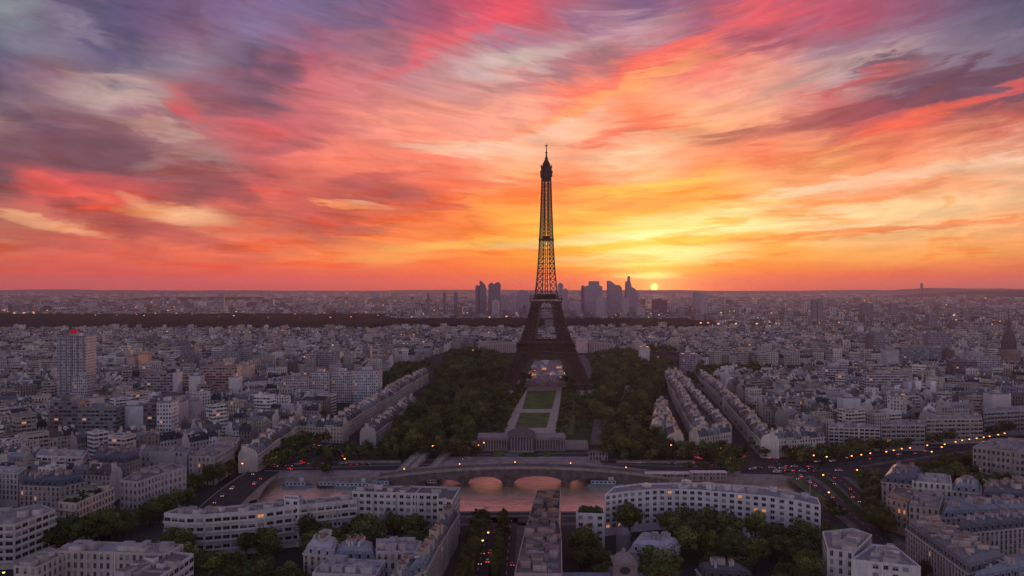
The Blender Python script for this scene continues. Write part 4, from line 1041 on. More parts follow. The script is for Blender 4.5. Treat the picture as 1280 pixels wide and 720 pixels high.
# modern slabs and towers of the middle distance: x0, x1, top row, base row, depth, colour, material, label
SL = [
 (71, 107, 421, 489, 22, (.4, .39, .42), 'grid', 'tall ribbed grey-white tower block with a red rooftop sign at the left'),
 (90, 109, 471, 491, 14, (.46, .44, .45), 'grid', 'low grey block at the foot of the tall ribbed tower'),
 (62, 97, 503, 535, 14, (.16, .15, .16), 'bands', 'dark slab with balcony bands left of the white-panelled slab'),
 (97, 145, 511, 535, 14, (.2, .21, .24), 'bands', 'long blue-grey slab with horizontal bands next to a dark slab'),
 (145, 179, 508, 530, 13, (.62, .6, .62), 'wall', 'white windowless panelled slab end facing the viewer'),
 (179, 196, 505, 533, 14, (.14, .14, .16), 'bands', 'dark banded slab wedged between two white slabs'),
 (196, 214, 503, 538, 14, (.56, .55, .58), 'grid', 'tall white slab with dark vertical stripes'),
 (214, 227, 503, 526, 14, (.52, .45, .43), 'wall', 'pinkish windowless slab end beside the vertical-striped slab'),
 (231, 244, 502, 522, 13, (.4, .36, .38), 'wall', 'grey blank slab end right of the pinkish slab end'),
 (110, 122, 498, 512, 12, (.6, .52, .48), 'wall', 'small pale pink tower above the blue-grey slab'),
 (180, 216, 468, 488, 13, (.33, .31, .34), 'bands', 'grey banded slab in the middle of the left quarter'),
 (216, 222, 466, 490, 13, (.48, .45, .5), 'wall', 'narrow pale stair shaft joined to the grey banded slab'),
 (236, 250, 470, 489, 13, (.55, .52, .52), 'wall', 'light square slab end in front of the reddish long block'),
 (250, 296, 458, 486, 16, (.4, .27, .23), 'bands', 'long reddish-brown block with rows of balconies'),
 (296, 314, 457, 470, 14, (.5, .38, .32), 'wall', 'brownish block end closing the long reddish block'),
 (226, 243, 434, 456, 16, (.22, .2, .24), 'grid', 'dark square tower beyond the reddish long block'),
 (265, 298, 440, 456, 14, (.3, .28, .32), 'grid', 'wide dark office block right of the dark square tower'),
 (298, 312, 437, 454, 14, (.34, .31, .34), 'grid', 'grey office block touching the wide dark office block'),
 (173, 185, 443, 455, 12, (.72, .38, .26), 'wall', 'small block glowing orange in the last sun, left quarter'),  # low sunlight is painted into this orange wall colour
 (158, 168, 446, 454, 12, (.5, .36, .3), 'wall', 'small dull orange block beside the glowing one'),  # weaker sunlight, likewise part of the wall colour
 (286, 298, 472, 488, 13, (.55, .53, .54), 'wall', 'pale slab end below the brownish block end'),
 (388, 412, 466, 486, 14, (.5, .46, .47), 'grid', 'first pale slab of the group left of the park row'),
 (413, 440, 465, 485, 14, (.56, .52, .52), 'grid', 'second pale slab of the group left of the park row'),
 (441, 473, 464, 488, 26, (.5, .5, .54), 'grid', 'wide white block with a glassy side left of the park row'),
 (352, 386, 471, 487, 14, (.46, .4, .4), 'grid', 'long low pinkish slab left of the pale slab group'),
 (376, 394, 464, 474, 13, (.4, .38, .4), 'bands', 'grey slab behind the pale slab group'),
 (453, 463, 434, 449, 13, (.26, .22, .26), 'grid', 'small dark tower beyond the pale slab group'),
 (478, 484, 431, 449, 12, (.36, .26, .26), 'grid', 'reddish thin tower left of the park woods'),
 (413, 418, 407, 421, 12, (.4, .28, .3), 'grid', 'thin pinkish tower standing alone before the dark wood'),
 (345, 350, 426, 438, 12, (.4, .3, .3), 'grid', 'thin brownish tower in the left middle distance'),
 (385, 425, 441, 452, 15, (.34, .3, .33), 'grid', 'wide low office building in the left middle distance'),
 (1017, 1021, 375, 402, 30, (.3, .26, .34), 'grid', 'left one of two far slim towers at the right'),
 (1022, 1029, 377, 402, 30, (.34, .28, .34), 'grid', 'wider one of two far slim towers at the right'),
 (1078, 1092, 380, 399, 30, (.26, .23, .3), 'grid', 'far bulky tower pair before the right hill'),
 (1114, 1121, 380, 396, 30, (.28, .25, .32), 'grid', 'far slim tower right of the bulky pair'),
 (1161, 1172, 394, 416, 22, (.28, .24, .28), 'grid', 'dark tower standing right of the far groups'),
 (1189, 1194, 405, 420, 20, (.2, .17, .2), 'grid', 'narrow dark tower near the domed church'),
 (1091, 1106, 417, 437, 18, (.34, .3, .36), 'grid', 'grey tower block with darker flank, middle right'),
 (1087, 1092, 419, 438, 18, (.16, .13, .15), 'wall', 'dark flank tower beside the grey tower block'),
 (1160, 1190, 418, 438, 18, (.3, .26, .31), 'grid', 'broad grey block with vertical ribs, middle right'),
 (1127, 1175, 435, 452, 20, (.28, .3, .36), 'bands', 'long low bluish curved-roof hall, middle right'),
 (1108, 1124, 438, 458, 16, (.42, .38, .4), 'wall', 'pale slab end beside the long bluish hall'),
 (1183, 1193, 438, 450, 14, (.14, .12, .13), 'wall', 'small dark block right of the bluish hall'),
 (1200, 1251, 446, 462, 18, (.42, .38, .42), 'grid', 'pale hotel-like block left of the domed church'),
 (1192, 1222, 452, 466, 15, (.22, .18, .2), 'bands', 'dark banded block below the pale hotel-like block'),
 (1145, 1152, 476, 488, 11, (.72, .68, .7), 'wall', 'bright white square wall facing the viewer, right quarter'),
 (1164, 1170, 476, 488, 11, (.68, .66, .68), 'wall', 'second bright white square wall, right quarter'),
 (1135, 1140, 477, 488, 11, (.5, .47, .5), 'wall', 'narrow pale wall left of the bright white squares'),
 (1083, 1135, 468, 482, 14, (.46, .43, .46), 'bands', 'long pale slab left of the bright white squares'),
 (1028, 1060, 459, 470, 14, (.46, .43, .47), 'bands', 'pale banded slab just above the right tree belt'),
 (1054, 1075, 498, 508, 14, (.55, .52, .55), 'wall', 'white low block in the middle of the right quarter'),
 (1122, 1150, 492, 502, 14, (.5, .46, .5), 'bands', 'long white low block in the middle of the right quarter'),
 (1240, 1262, 493, 505, 14, (.52, .47, .48), 'wall', 'pale block near the right edge'),
 (852, 870, 443, 456, 16, (.34, .28, .34), 'grid', 'small violet-grey block right of the park woods'),
 (800, 812, 434, 446, 14, (.6, .5, .52), 'wall', 'pale portal-like block on the wooded hill right of the tower'),
]
S2 = [((.3, .27, .27), 'grid'), ((.45, .42, .42), 'bands')]
for (x0, x1, yt, yb, dep, cc, mt, lab) in SL:
    zb = 16 if yb > 425 else 8
    a = P(x0, yb, zb); c = P(x1, yb, zb); Y = a.y; h = CAM_H - (yt - HZ) * Y / 1000.0; wd = c.x - a.x
    root = thing('tower_block' if (h > 34 or h > wd * 1.2) else 'apartment_slab', ((a.x + c.x) / 2, Y + dep / 2, 0), lab, 'building')
    b = MB(); b.box(-wd / 2, wd / 2, -dep / 2, dep / 2, 0, h, cc, 0, 1, tuple(v * .6 for v in cc), uvs=True)
    wl = b.build('wall', [mt, 'roof'], root)
    b = MB(); b.box(-wd / 2 + .5, wd / 2 - .5, -dep / 2 + .5, dep / 2 - .5, h, h + .5, (.18, .17, .18), 0)
    b.box(-wd * .2, wd * .15, -dep * .2, dep * .2, h + .5, h + 3.2, tuple(v * .8 for v in cc), 0)
    rf = b.build('roof', ['roof'], root)
    if x0 == 71:
        for k in range(5):
            b = MB(); b.box(-wd / 2 + 3.2 + k * wd / 5, -wd / 2 + 4.4 + k * wd / 5, -dep / 2 - .6, -dep / 2, 0, h, (.2, .2, .22), 0); b.build('rib', ['wall'], wl)
        b = MB(); b.tube((-2, -2, h + 3), (-2, -2, h + 7), 3.3, 3.3, 16); o = b.build('rooftop_sign', ['redsign'], root)
        b = MB()
        for s_ in (-3, 3): b.tube((-2 + s_, -2, h), (-2 + s_, -2, h + 3.2), .4, .4, 6)
        b.build('sign_leg', ['metal'], rf)
    occupy([(a.x, Y), (c.x, Y), (c.x, Y + dep), (a.x, Y + dep)], 3)

# La Defense: x0, x1, base row, shape, label      (tops in rows)
def far_tower(x0, x1, yt, yb, lab, shape='box', col=(.2, .17, .22), extra=None):
    a = P(x0, yb); c = P(x1, yb); Y = a.y; wd = c.x - a.x; dep = max(28, wd * .7)
    H = lambda yr: (yb - yr) * Y / 1000.0
    root = thing('skyscraper', ((a.x + c.x) / 2, Y + dep / 2, 0), lab, 'skyscraper', 'towers of the business district')
    b = MB(); hw = wd / 2; hd = dep / 2; top = H(yt)
    if shape == 'box': b.box(-hw, hw, -hd, hd, 0, top, col, 0, uvs=True)
    elif shape == 'round': b.prism([(hw * math.cos(t * math.pi / 6), hd * math.sin(t * math.pi / 6)) for t in range(12)], 0, top, col, 0)
    else:
        prof = [((x - (x0 + x1) / 2) * Y / 1000.0, H(y)) for x, y in extra]
        pl = [(-hw, 0), (hw, 0)] + prof[::-1] if prof[0][0] < prof[-1][0] else [(-hw, 0), (hw, 0)] + prof
        b.face([(x, -hd, z) for x, z in pl], col, 0, [(x + 100, z) for x, z in pl])
        b.face([(x, hd, z) for x, z in pl][::-1], col, 0, [(x + 100, z) for x, z in pl][::-1])
        for i in range(len(pl)):
            p, q = pl[i], pl[(i + 1) % len(pl)]
            b.face([(p[0], -hd, p[1]), (p[0], hd, p[1]), (q[0], hd, q[1]), (q[0], -hd, q[1])], col, 0, [(0, p[1]), (dep, p[1]), (dep, q[1]), (0, q[1])])
    b.build('wall', ['grid'], root)
    b = MB(); b.box(-hw * .5, hw * .4, -hd * .4, hd * .4, top - .5, top + 5, tuple(v * .7 for v in col), 0) if shape != 'prof' else b.box(-hw * .2, hw * .1, -2, 2, top * .55, top * .6, col, 0)
    b.build('plant_room', ['wall'], root)
    return root
D1 = (.24, .2, .27); D2 = (.46, .36, .42); D3 = (.56, .44, .48)
far_tower(533, 537, 367, 396, 'slim dark capped tower, first of three standing apart left of the district', 'round', D1)
far_tower(553.5, 557.5, 366, 396, 'slim dark capped tower, second of three standing apart left of the district', 'round', D1)
far_tower(567, 572, 366, 397, 'slim dark capped tower, third of three, nearest the leaf-topped skyscraper', 'round', D1)
far_tower(594, 599.5, 357.5, 396, 'narrow round-topped skyscraper at the left end of the business district', 'round', D1)
far_tower(599.5, 608.5, 350, 396, 'skyscraper with a sharp curved leaf-like top', 'prof', D1, [(599.5, 350), (603, 352.5), (606.5, 356), (608.5, 362)])
far_tower(610.5, 618.5, 355, 396, 'twin-crowned skyscraper right of the leaf-topped one, lower half', 'box', D1)
far_tower(618.5, 626, 354, 396, 'twin-crowned skyscraper right of the leaf-topped one, higher half', 'box', D1)
far_tower(626, 636, 369, 397, 'mid-height grey office block right of the twin-crowned skyscraper', 'box', D2)
far_tower(637, 645, 368, 398, 'second mid-height office block, hazy violet', 'box', D2)
far_tower(646, 660, 364, 397, 'broad flat-topped tower just left of the iron tower', 'box', D2)
far_tower(660, 670, 366, 397, 'flat tower partly behind the left leg of the iron tower', 'box', D2)
far_tower(615, 624, 376, 400, 'low pinkish office block at the foot of the twin-crowned skyscraper', 'box', D3)
far_tower(697.5, 704, 355, 397, 'tall shaft just right of the iron tower', 'box', D2)
far_tower(704, 710, 362, 397, 'lower shoulder block just right of the iron tower', 'box', D2)
far_tower(712, 727, 378, 398, 'low wide office block between the iron tower and the crowned skyscraper', 'box', D3)
far_tower(727, 731, 358, 396, 'thin dark slab left of the crowned skyscraper', 'box', D1)
far_tower(731, 753, 357, 398, 'broad skyscraper with a raised dark crown', 'prof', D2, [(731, 358), (737, 357), (737.2, 351.5), (749, 351.5), (749.2, 357), (753, 358)])
far_tower(745, 757, 372, 400, 'grey block in front of the crowned skyscraper', 'box', D3)
far_tower(757, 764, 376, 399, 'small block between two big skyscrapers', 'box', D2)
far_tower(760, 778, 352, 397, 'stepped skyscraper with a higher left corner', 'prof', D2, [(760, 351), (763, 351), (767, 354), (770, 356.5), (774, 356), (777, 359), (778, 364)])
far_tower(782, 798, 346, 397, 'curved skyscraper ending in a sharp spire left of the sun', 'prof', D2, [(782.5, 367), (783, 352), (785.5, 351), (786, 345), (787.5, 345.5), (788, 352), (790, 359), (794, 361), (797, 365), (798, 372)])
far_tower(778, 786, 374, 400, 'low round-cornered block at the foot of the spired skyscraper', 'box', D3)
far_tower(796, 806, 386, 400, 'low office block below the sun', 'box', D3)
far_tower(817, 834, 375, 397, 'reddish low wide tower under the setting sun', 'box', (.26, .13, .17))
far_tower(868, 876, 366, 398, 'lone twin tower right of the sun, left half', 'box', D2)
far_tower(876, 884, 367, 398, 'lone twin tower right of the sun, right half', 'box', D3)
far_tower(1151.5, 1154.5, 354.5, 377, 'tall thin tower on the hills near the right', 'round', D1)
rr = random.Random(88)
FAR_EXTRA = []
for i in range(60):
    x = rr.uniform(540, 900) if i < 40 else rr.uniform(200, 1260); yb = rr.uniform(396, 404) if i < 40 else rr.uniform(380, 395)
    FAR_EXTRA.append((x, x + rr.uniform(3, 9), yb - rr.uniform(6, 15), yb))

# the domed church with the spire
p0 = P(1261, 458, 10)
t = thing('domed_church', tuple(p0), 'dark domed church with a tall slender spire near the right edge', 'church')
DS = (.13, .1, .1)
b = MB(); b.box(-15, 15, -12, 12, 0, 20, (.3, .22, .2), 0, 2, uvs=True); b.box(-11, 11, -14, 14, 20, 26, (.25, .19, .17), 2); b.build('wall', ['slotwall' if 'slotwall' in M else 'facade', 'roof', 'wall'], t)
b = MB(); b.tube((0, 0, 26), (0, 0, 38), 11.5, 11, 20, DS, 0)
for k in range(12):
    a = k * math.pi / 6; b.tube((12 * math.cos(a), 12 * math.sin(a), 26), (12 * math.cos(a), 12 * math.sin(a), 38), .8, .8, 6, DS, 0)
b.build('drum', ['wall'], t)
b = MB(); pr = [(11.5, 38), (11.2, 41), (10, 45.5), (7.8, 50), (5, 53.5), (3.2, 55), (3.2, 61), (3.6, 61.2), (2.2, 64), (.9, 68), (.5, 76), (.25, 88)]
for (r0, z0), (r1, z1) in zip(pr, pr[1:]): b.tube((0, 0, z0), (0, 0, z1), r0, r1, 20, DS, 0, cap=False)
b.build('dome', ['wall'], t); t.scale = (.78, .78, 1.0)
occupy([(p0.x - 20, p0.y - 18), (p0.x + 20, p0.y - 18), (p0.x + 20, p0.y + 18), (p0.x - 20, p0.y + 18)])

# the hill palace behind the iron tower, two column-fronted wings
def wing(px0, px1, yb, h, lab, curve):
    a, c = P(px0, yb), P(px1, yb); L = c.x - a.x
    t = thing('palace_wing', ((a.x + c.x) / 2, a.y, 0), lab, 'palace wing', 'wings of the palace behind the iron tower')
    W = MB(); K = MB(); Rf = MB(); n = 14
    for i in range(n):
        u0, u1 = i / n, (i + 1) / n
        f = lambda u: -((u if curve > 0 else 1 - u) ** 2) * 60 * 1.0
        xa, xb = -L / 2 + L * u0, -L / 2 + L * u1; ya, yb_ = f(u0), f(u1)
        W.face([(xa, ya, 0), (xb, yb_, 0), (xb, yb_, h), (xa, ya, h)], (.32, .25, .24), 0)
        W.face([(xa, ya, h - 3), (xb, yb_, h - 3), (xb, yb_ - 1.5, h - 3), (xa, ya - 1.5, h - 3)], (.4, .33, .3), 0)
        W.face([(xa, ya - 1.5, h - 3), (xb, yb_ - 1.5, h - 3), (xb, yb_ - 1.5, h), (xa, ya - 1.5, h)], (.42, .34, .32), 0)
        Rf.face([(xa, ya - 1.5, h + .02), (xb, yb_ - 1.5, h + .02), (xb, yb_ + 20, h + .02), (xa, ya + 20, h + .02)], (.16, .13, .14), 0)
    t_w = W.build('wall', ['wall'], t); Rf.build('roof', ['roof'], t)
    nc = max(6, int(L / 4))
    for i in range(nc):
        u = (i + .5) / nc; x = -L / 2 + L * u; y = -((u if curve > 0 else 1 - u) ** 2) * 60
        K = MB(); K.box(x - .8, x + .8, y - 1.6, y - .1, 0, h - 3, (.5, .41, .38), 0); K.build('pilaster', ['wall'], t_w)
wing(599, 648, 441, 20, 'curved column-fronted palace wing left of the iron tower', -1)
wing(733, 760, 441, 22, 'bright column-fronted palace wing right of the iron tower', 1)
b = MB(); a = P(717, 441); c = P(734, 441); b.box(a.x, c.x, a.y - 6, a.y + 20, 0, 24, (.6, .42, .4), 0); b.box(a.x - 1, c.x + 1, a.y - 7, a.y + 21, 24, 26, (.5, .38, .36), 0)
tag(b.build('palace_pavilion', ['wall']), 'bright pinkish square palace pavilion right of the iron tower', 'pavilion')
occupy([(P(595, 441).x, 1490), (P(765, 441).x, 1490), (P(765, 441).x, 1620), (P(595, 441).x, 1620)])

# ---------------------------------------------------------------- fill the quarters
allots = []
ANG = [R(-14), R(22), R(4), R(-38), R(52)]
side_q = wpoly([(1312, 720), (1312, 512), (1480, 512), (1560, 720)])
side_l = wpoly([(-40, 760), (-40, 700), (-30, 664), (-200, 664), (-300, 760)])
rs = random.Random(31)
seeds = [(rs.uniform(-.7, .7) * y_, y_, rs.randrange(5)) for y_ in [450 + 1900 * rs.random() for _ in range(90)]]
def owner(k): return lambda x, y: min(seeds, key=lambda s_: (s_[0] - x) ** 2 + (s_[1] - y) ** 2)[2] == k
for poly, sd_ in ((left_q, 11), (right_q, 12), (mid_q, 13), (side_q, 14), (side_l, 15)):
    for k in range(5):
        allots += list(lots(poly, ANG[k], sd_ + 10 * k, owner(k)))
near = sorted([l for l in allots if abs(l[0]) < .645 * l[1] + 6], key=lambda l: l[1])
budget = 296 - 50 - LOTN[0] - len(SL)
ind = near[:max(budget, 0)]
ids = set(id(l) for l in ind)
cnt_l = {}
# number them by quarter and by belts of distance so that each can be found
belts = {}
for l in ind:
    side = 'left' if l[0] < 0 else 'right'
    belts.setdefault((side, int(l[1] / 32)), []).append(l)
for (side, bi), ls in sorted(belts.items()):
    bs = sorted(k[1] for k in belts if k[0] == side)
    ls.sort(key=lambda l: -l[0] if side == 'left' else l[0])
    for i, l in enumerate(ls):
        where = 'river' if side == 'left' else 'boulevard'
        lab = '%s house, %s %s roof, %s from park in %s belt behind %s %s' % (WNAME[l[7]], ZNAME[l[8]], KIND[l[6]], ordinal(i + 1), ordinal(bs.index(bi) + 1), side, where)
        place_house(l, lab, 'town houses of the %s quarter' % side)
G = MB()
for l in allots:
    if id(l) in ids: continue
    merge_house(G, l, 1 if l[1] < 1500 else 2)
tag(G.build('town_houses', MATS), 'mass of pale town houses with grey roofs spreading towards the horizon', 'town houses', kind='stuff')
sys_out('lots', len(allots), 'individual', len(ind), 'rows', LOTN[0])

# far city: plain-shaped blocks in their thousands
def far_city(n, y0, y1, seed, wr, hr, excl=None):
    g = np.random.default_rng(seed)
    Y = np.sqrt(g.uniform(y0 ** 2, y1 ** 2, n)); X = g.uniform(-.68, .68, n) * Y
    W = g.uniform(wr[0], wr[1], n) ; D = g.uniform(wr[0] * .7, wr[1] * .8, n); H = g.normal(hr[0], hr[1], n).clip(6, 60)
    tall = g.random(n) < .03; H[tall] *= g.uniform(1.5, 2.6, tall.sum())
    A = g.choice([-.2, .3, .1, -.45, .8], n) + g.normal(0, .05, n)
    if excl is not None:
        k = ~excl(X, Y); X, Y, W, D, H, A = X[k], Y[k], W[k], D[k], H[k], A[k]; n = len(X)
    ca_, sa_ = np.cos(A), np.sin(A)
    cor = np.array([(-.5, -.5), (.5, -.5), (.5, .5), (-.5, .5)])
    V = np.zeros((n, 8, 3))
    for k in range(4):
        lx, ly = cor[k][0] * W, cor[k][1] * D
        V[:, k, 0] = X + lx * ca_ - ly * sa_; V[:, k, 1] = Y + lx * sa_ + ly * ca_; V[:, k + 4, 0] = V[:, k, 0]; V[:, k + 4, 1] = V[:, k, 1]
        V[:, k + 4, 2] = H
    base = np.array([[0, 1, 5, 4], [1, 2, 6, 5], [2, 3, 7, 6], [3, 0, 4, 7], [4, 5, 6, 7]])
    F = (base[None] + (np.arange(n) * 8)[:, None, None]).reshape(-1, 4)
    wc = np.array(WALLS)[g.integers(0, len(WALLS), n)] * g.uniform(.3, .95, n)[:, None]
    zc = np.array(ZINC)[g.integers(0, len(ZINC), n)]
    V[Y < 2500, 4:, 2] *= .6
    cols = np.repeat(wc[:, None], 5, 1); cols[:, 4] = zc
    mi = np.tile([0, 0, 0, 0, 1], n)
    uv = np.zeros((n, 5, 4, 2)); off_ = g.integers(0, 50, n) * 9.0
    for k in range(4):
        L = W if k % 2 == 0 else D
        uv[:, k, 0] = np.stack([off_, 0 * L], 1); uv[:, k, 1] = np.stack([off_ + L, 0 * L], 1); uv[:, k, 2] = np.stack([off_ + L, H], 1); uv[:, k, 3] = np.stack([off_, H], 1)
    return V.reshape(-1, 3), F, cols.reshape(-1, 3), mi, uv.reshape(-1, 2)
def wood_mask(X, Y):
    px = 640 + X / Y * 1000
    front = np.where(px < 480, 2200, 2440); back = np.where(px < 480, 3420, np.where(px < 900, 3000, 2300))
    return (Y > front) & (Y < back) & (px < 900)
def join(parts):
    V, F, Cc, Mi, U = [], [], [], [], []; n = 0
    for v, f, c, m_, u in parts: V.append(v); F.append(f + n); Cc.append(c); Mi.append(m_); U.append(u); n += len(v)
    return [np.concatenate(x) for x in (V, F, Cc, Mi, U)]
V, F, Cc, Mi, U = join([far_city(10000, 2150, 4200, 1, (9, 24), (16, 4), lambda X, Y: wood_mask(X, Y) | (Y < 2230)), far_city(16000, 3900, 8000, 2, (18, 50), (17, 6), lambda X, Y: (Y > 7200) & (Y < 8100) & (X < -2000) & (X > -3900)), far_city(11000, 8000, 14200, 3, (30, 90), (20, 8))])
tag(link('city_blocks', np_mesh('city_blocks', V, F, Cc, ['far', 'roof'], Mi, U)), 'hazy far city blocks reaching to the horizon hills', 'city blocks', kind='stuff')
b = MB()
for (x0, x1, yt, yb) in FAR_EXTRA:
    a = P(x0, yb); c = P(x1, yb); h = (yb - yt) * a.y / 1000
    b.box(a.x, c.x, a.y, a.y + 30, 0, h, sh((.26, .21, .25), rr.uniform(.7, 1.3)), 0, uvs=True)
tag(b.build('office_blocks', ['grid']), 'small hazy office blocks scattered around the feet of the far skyscrapers', 'office blocks', kind='stuff')
# lit windows and lamps of the far city
b = MB()
for i in range(420):
    x = rr.uniform(-20, 1300); y = 372 + abs(rr.gauss(0, 1)) * 26
    if 397 < y < 413 and x < 900: continue
    q = P(x, y, 20); s_ = q.y * .00055 * rr.uniform(.5, 1.25)
    b.box(q.x - s_, q.x + s_, q.y - s_, q.y + s_, 18, 18 + s_ * 1.3, mat=0 if rr.random() < .75 else 1, bottom=True)
for x, y in ((170, 384), (105, 381), (30, 391), (18, 391), (520, 388), (612, 396), (633, 395), (885, 403), (898, 404), (920, 404), (946, 404), (876, 403), (1042, 378), (1080, 376)):
    q = P(x, y, 20); s_ = q.y * .0008
    b.box(q.x - s_ * 1.3, q.x + s_ * 1.3, q.y - s_, q.y + s_, 17, 17 + s_ * 1.4, mat=0, bottom=True)
M['citylight'] = simple('city_light_mat', (.5, .3, .2), None, emis=(1, .4, .16), estr=1.6)
M['citylight2'] = simple('pale_city_light_mat', (.5, .4, .3), None, emis=(1, .66, .5), estr=1.3)
tag(b.build('city_lights', ['citylight', 'citylight2']), 'scattered orange and pale lights of the far city at dusk', 'city lights', kind='stuff')

# dark wood between the town and the skyscrapers
g = np.random.default_rng(5)
def canopy(x0, x1, y0, y1, step, hmin, hmax, name, label):
    nx = int((x1 - x0) / step); ny = int((y1 - y0) / step)
    xs = np.linspace(x0, x1, nx + 1); ysv = np.linspace(y0, y1, ny + 1)
    Z = g.uniform(hmin, hmax, (ny + 1, nx + 1)); Z[0] *= .75; Z[:, 0] = 0; Z[:, -1] = 0; Z[-1] = 0
    X, Y = np.meshgrid(xs, ysv); X = X + g.uniform(-.35, .35, X.shape) * step; Y = Y + g.uniform(-.3, .3, Y.shape) * step
    V = np.stack([X, Y, Z], -1).reshape(-1, 3)
    idx = np.arange((ny + 1) * (nx + 1)).reshape(ny + 1, nx + 1)
    F = np.stack([idx[:-1, :-1], idx[:-1, 1:], idx[1:, 1:], idx[1:, :-1]], -1).reshape(-1, 4)
    V0 = V.reshape(ny + 1, nx + 1, 3)[0].copy(); V0[:, 2] = 0
    n0 = len(V); V = np.concatenate([V, V0]); i0 = np.arange(n0, n0 + nx + 1)
    F = np.concatenate([F, np.stack([i0[:-1], i0[1:], idx[0, 1:], idx[0, :-1]], -1)])
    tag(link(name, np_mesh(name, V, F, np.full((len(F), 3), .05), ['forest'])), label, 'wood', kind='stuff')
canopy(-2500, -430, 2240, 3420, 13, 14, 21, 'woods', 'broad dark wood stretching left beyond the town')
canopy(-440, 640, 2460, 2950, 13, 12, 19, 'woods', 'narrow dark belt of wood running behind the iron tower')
# ================================================================ the iron tower
TC = (43.0, 1000.0)
tw = thing('iron_tower', (TC[0], TC[1], 0), 'huge dark lattice iron tower standing at the end of the park lawns', 'tower', rz=R(-3.5))
def prof(tab, z):
    for (z0, a), (z1, c) in zip(tab, tab[1:]):
        if z <= z1: return a + (c - a) * max(0, (z - z0)) / (z1 - z0)
    return tab[-1][1]
OUTER = [(0, 55.5), (12, 51), (24, 46.3), (37, 41), (46, 36.5), (57, 32), (70, 27.5), (85, 23), (100, 19.3), (112, 17)]
INNER = [(0, 40), (12, 36), (24, 31), (37, 26), (46, 22.5), (57, 14.5), (70, 12.3), (85, 10.2), (100, 7.8), (112, 6.3)]
UP = [(112, 14.4), (128, 12.3), (145, 10.7), (165, 9.4), (185, 8.3), (210, 7.3), (235, 6.4), (264, 5.4)]
IR = (.1, .06, .055)
def beam(b, p, q, r): b.tube(p, q, r, r, 4, IR, 0, cap=False)
def lattice_panel(b, A0, A1, B0, B1, r, n=1):
    """X bracing between two chords"""
    beam(b, A0, B1, r); beam(b, B0, A1, r); beam(b, A1, B1, r)
for sx in (-1, 1):
    for sy in (-1, 1):
        b = MB()
        for za, zb, npan in ((0, 46, 6), (57, 107, 8)):
            zs = [za + (zb - za) * i / npan for i in range(npan + 1)]
            def cor(z):
                o, i_ = prof(OUTER, z), prof(INNER, z)
                return [Vector((sx * o, sy * o, z)), Vector((sx * i_, sy * o, z)), Vector((sx * i_, sy * i_, z)), Vector((sx * o, sy * i_, z))]
            for z0, z1 in zip(zs, zs[1:]):
                c0, c1 = cor(z0), cor(z1); cm = cor((z0 + z1) / 2)
                for k in range(4):
                    j = (k + 1) % 4
                    beam(b, c0[k], c1[k], 1.0)
                    lattice_panel(b, c0[k], c1[k], c0[j], c1[j], .55)
                    m0, m1 = (c0[k] + c0[j]) / 2, (c1[k] + c1[j]) / 2
                    beam(b, m0, m1, .45)
                    for (P0, P1, Q0, Q1) in ((c0[k], c1[k], m0, m1), (m0, m1, c0[j], c1[j])):
                        pm, qm = (P0 + P1) / 2, (Q0 + Q1) / 2
                        beam(b, pm, qm, .3); beam(b, P0, qm, .2); beam(b, qm, P1, .2)
                # inner stair and lift run inside the pillar
                beam(b, sum(c0, Vector()) / 4, sum(c1, Vector()) / 4, .9)
        b.build('leg', ['iron'], tw)
        b = MB(); b.box(sx * 49.5 - 14, sx * 49.5 + 14, sy * 49.5 - 14, sy * 49.5 + 14, 0, 4, mat=0, taper=2); b.build('footing', ['stone'], tw)
# first platform
b = MB()
def ring(b, z0, z1, r0, r1, hole):
    for a in range(4):
        ca_, sa_ = [(1, 0), (0, 1), (-1, 0), (0, -1)][a]
        def rot(x, y, z): return (x * ca_ - y * sa_, x * sa_ + y * ca_, z)
        b.face([rot(-r0, -r0, z0), rot(r0, -r0, z0), rot(r1, -r1, z1), rot(-r1, -r1, z1)], IR)
        b.face([rot(-r1, -r1, z1), rot(r1, -r1, z1), rot(hole, -hole, z1), rot(-hole, -hole, z1)], IR)
        b.face([rot(-hole, -hole, z0), rot(hole, -hole, z0), rot(r0, -r0, z0), rot(-r0, -r0, z0)], IR)
        b.face([rot(hole, -hole, z0), rot(-hole, -hole, z0), rot(-hole, -hole, z1), rot(hole, -hole, z1)], IR)
ring(b, 46, 48.2, 35, 35, 14); ring(b, 52.6, 54, 35.5, 36.2, 14); ring(b, 57.6, 58.6, 36, 36, 15)
for s_ in (0, 1, 2, 3):
    ca_, sa_ = [(1, 0), (0, 1), (-1, 0), (0, -1)][s_]
    f = lambda x, y, z: Vector((x * ca_ - y * sa_, x * sa_ + y * ca_, z))
    n = 20
    for k in range(n + 1):
        x = -34.6 + 69.2 * k / n
        beam(b, f(x, -34.8, 48), f(x, -34.8, 53), .35); beam(b, f(x, -35.3, 54), f(x, -35.3, 58), .3)
        if k < n:
            x2 = x + 69.2 / n; beam(b, f(x, -34.8, 48), f(x2, -34.8, 53), .25); beam(b, f(x2, -34.8, 48), f(x, -34.8, 53), .25)
    b.box(-22 if s_ % 2 == 0 else -33, 22 if s_ % 2 == 0 else -25, -33 if s_ % 2 == 0 else -22, -25 if s_ % 2 == 0 else 22, 53.9, 59.8, IR) if s_ in (0, 1) else b.box(-22 if s_ == 2 else 25, 22 if s_ == 2 else 33, 25 if s_ == 2 else -22, 33 if s_ == 2 else 22, 53.9, 59.8, IR)
    # truss band between the pillars beneath the platform
    m_ = 16
    for k in range(m_):
        x, x2 = -36 + 72 * k / m_, -36 + 72 * (k + 1) / m_
        beam(b, f(x, -36.5, 40), f(x2, -36.5, 46), .35); beam(b, f(x2, -36.5, 40), f(x, -36.5, 46), .35); beam(b, f(x, -36.5, 40), f(x, -36.5, 46), .3)
    beam(b, f(-38, -36.8, 40), f(38, -36.8, 40), .6)
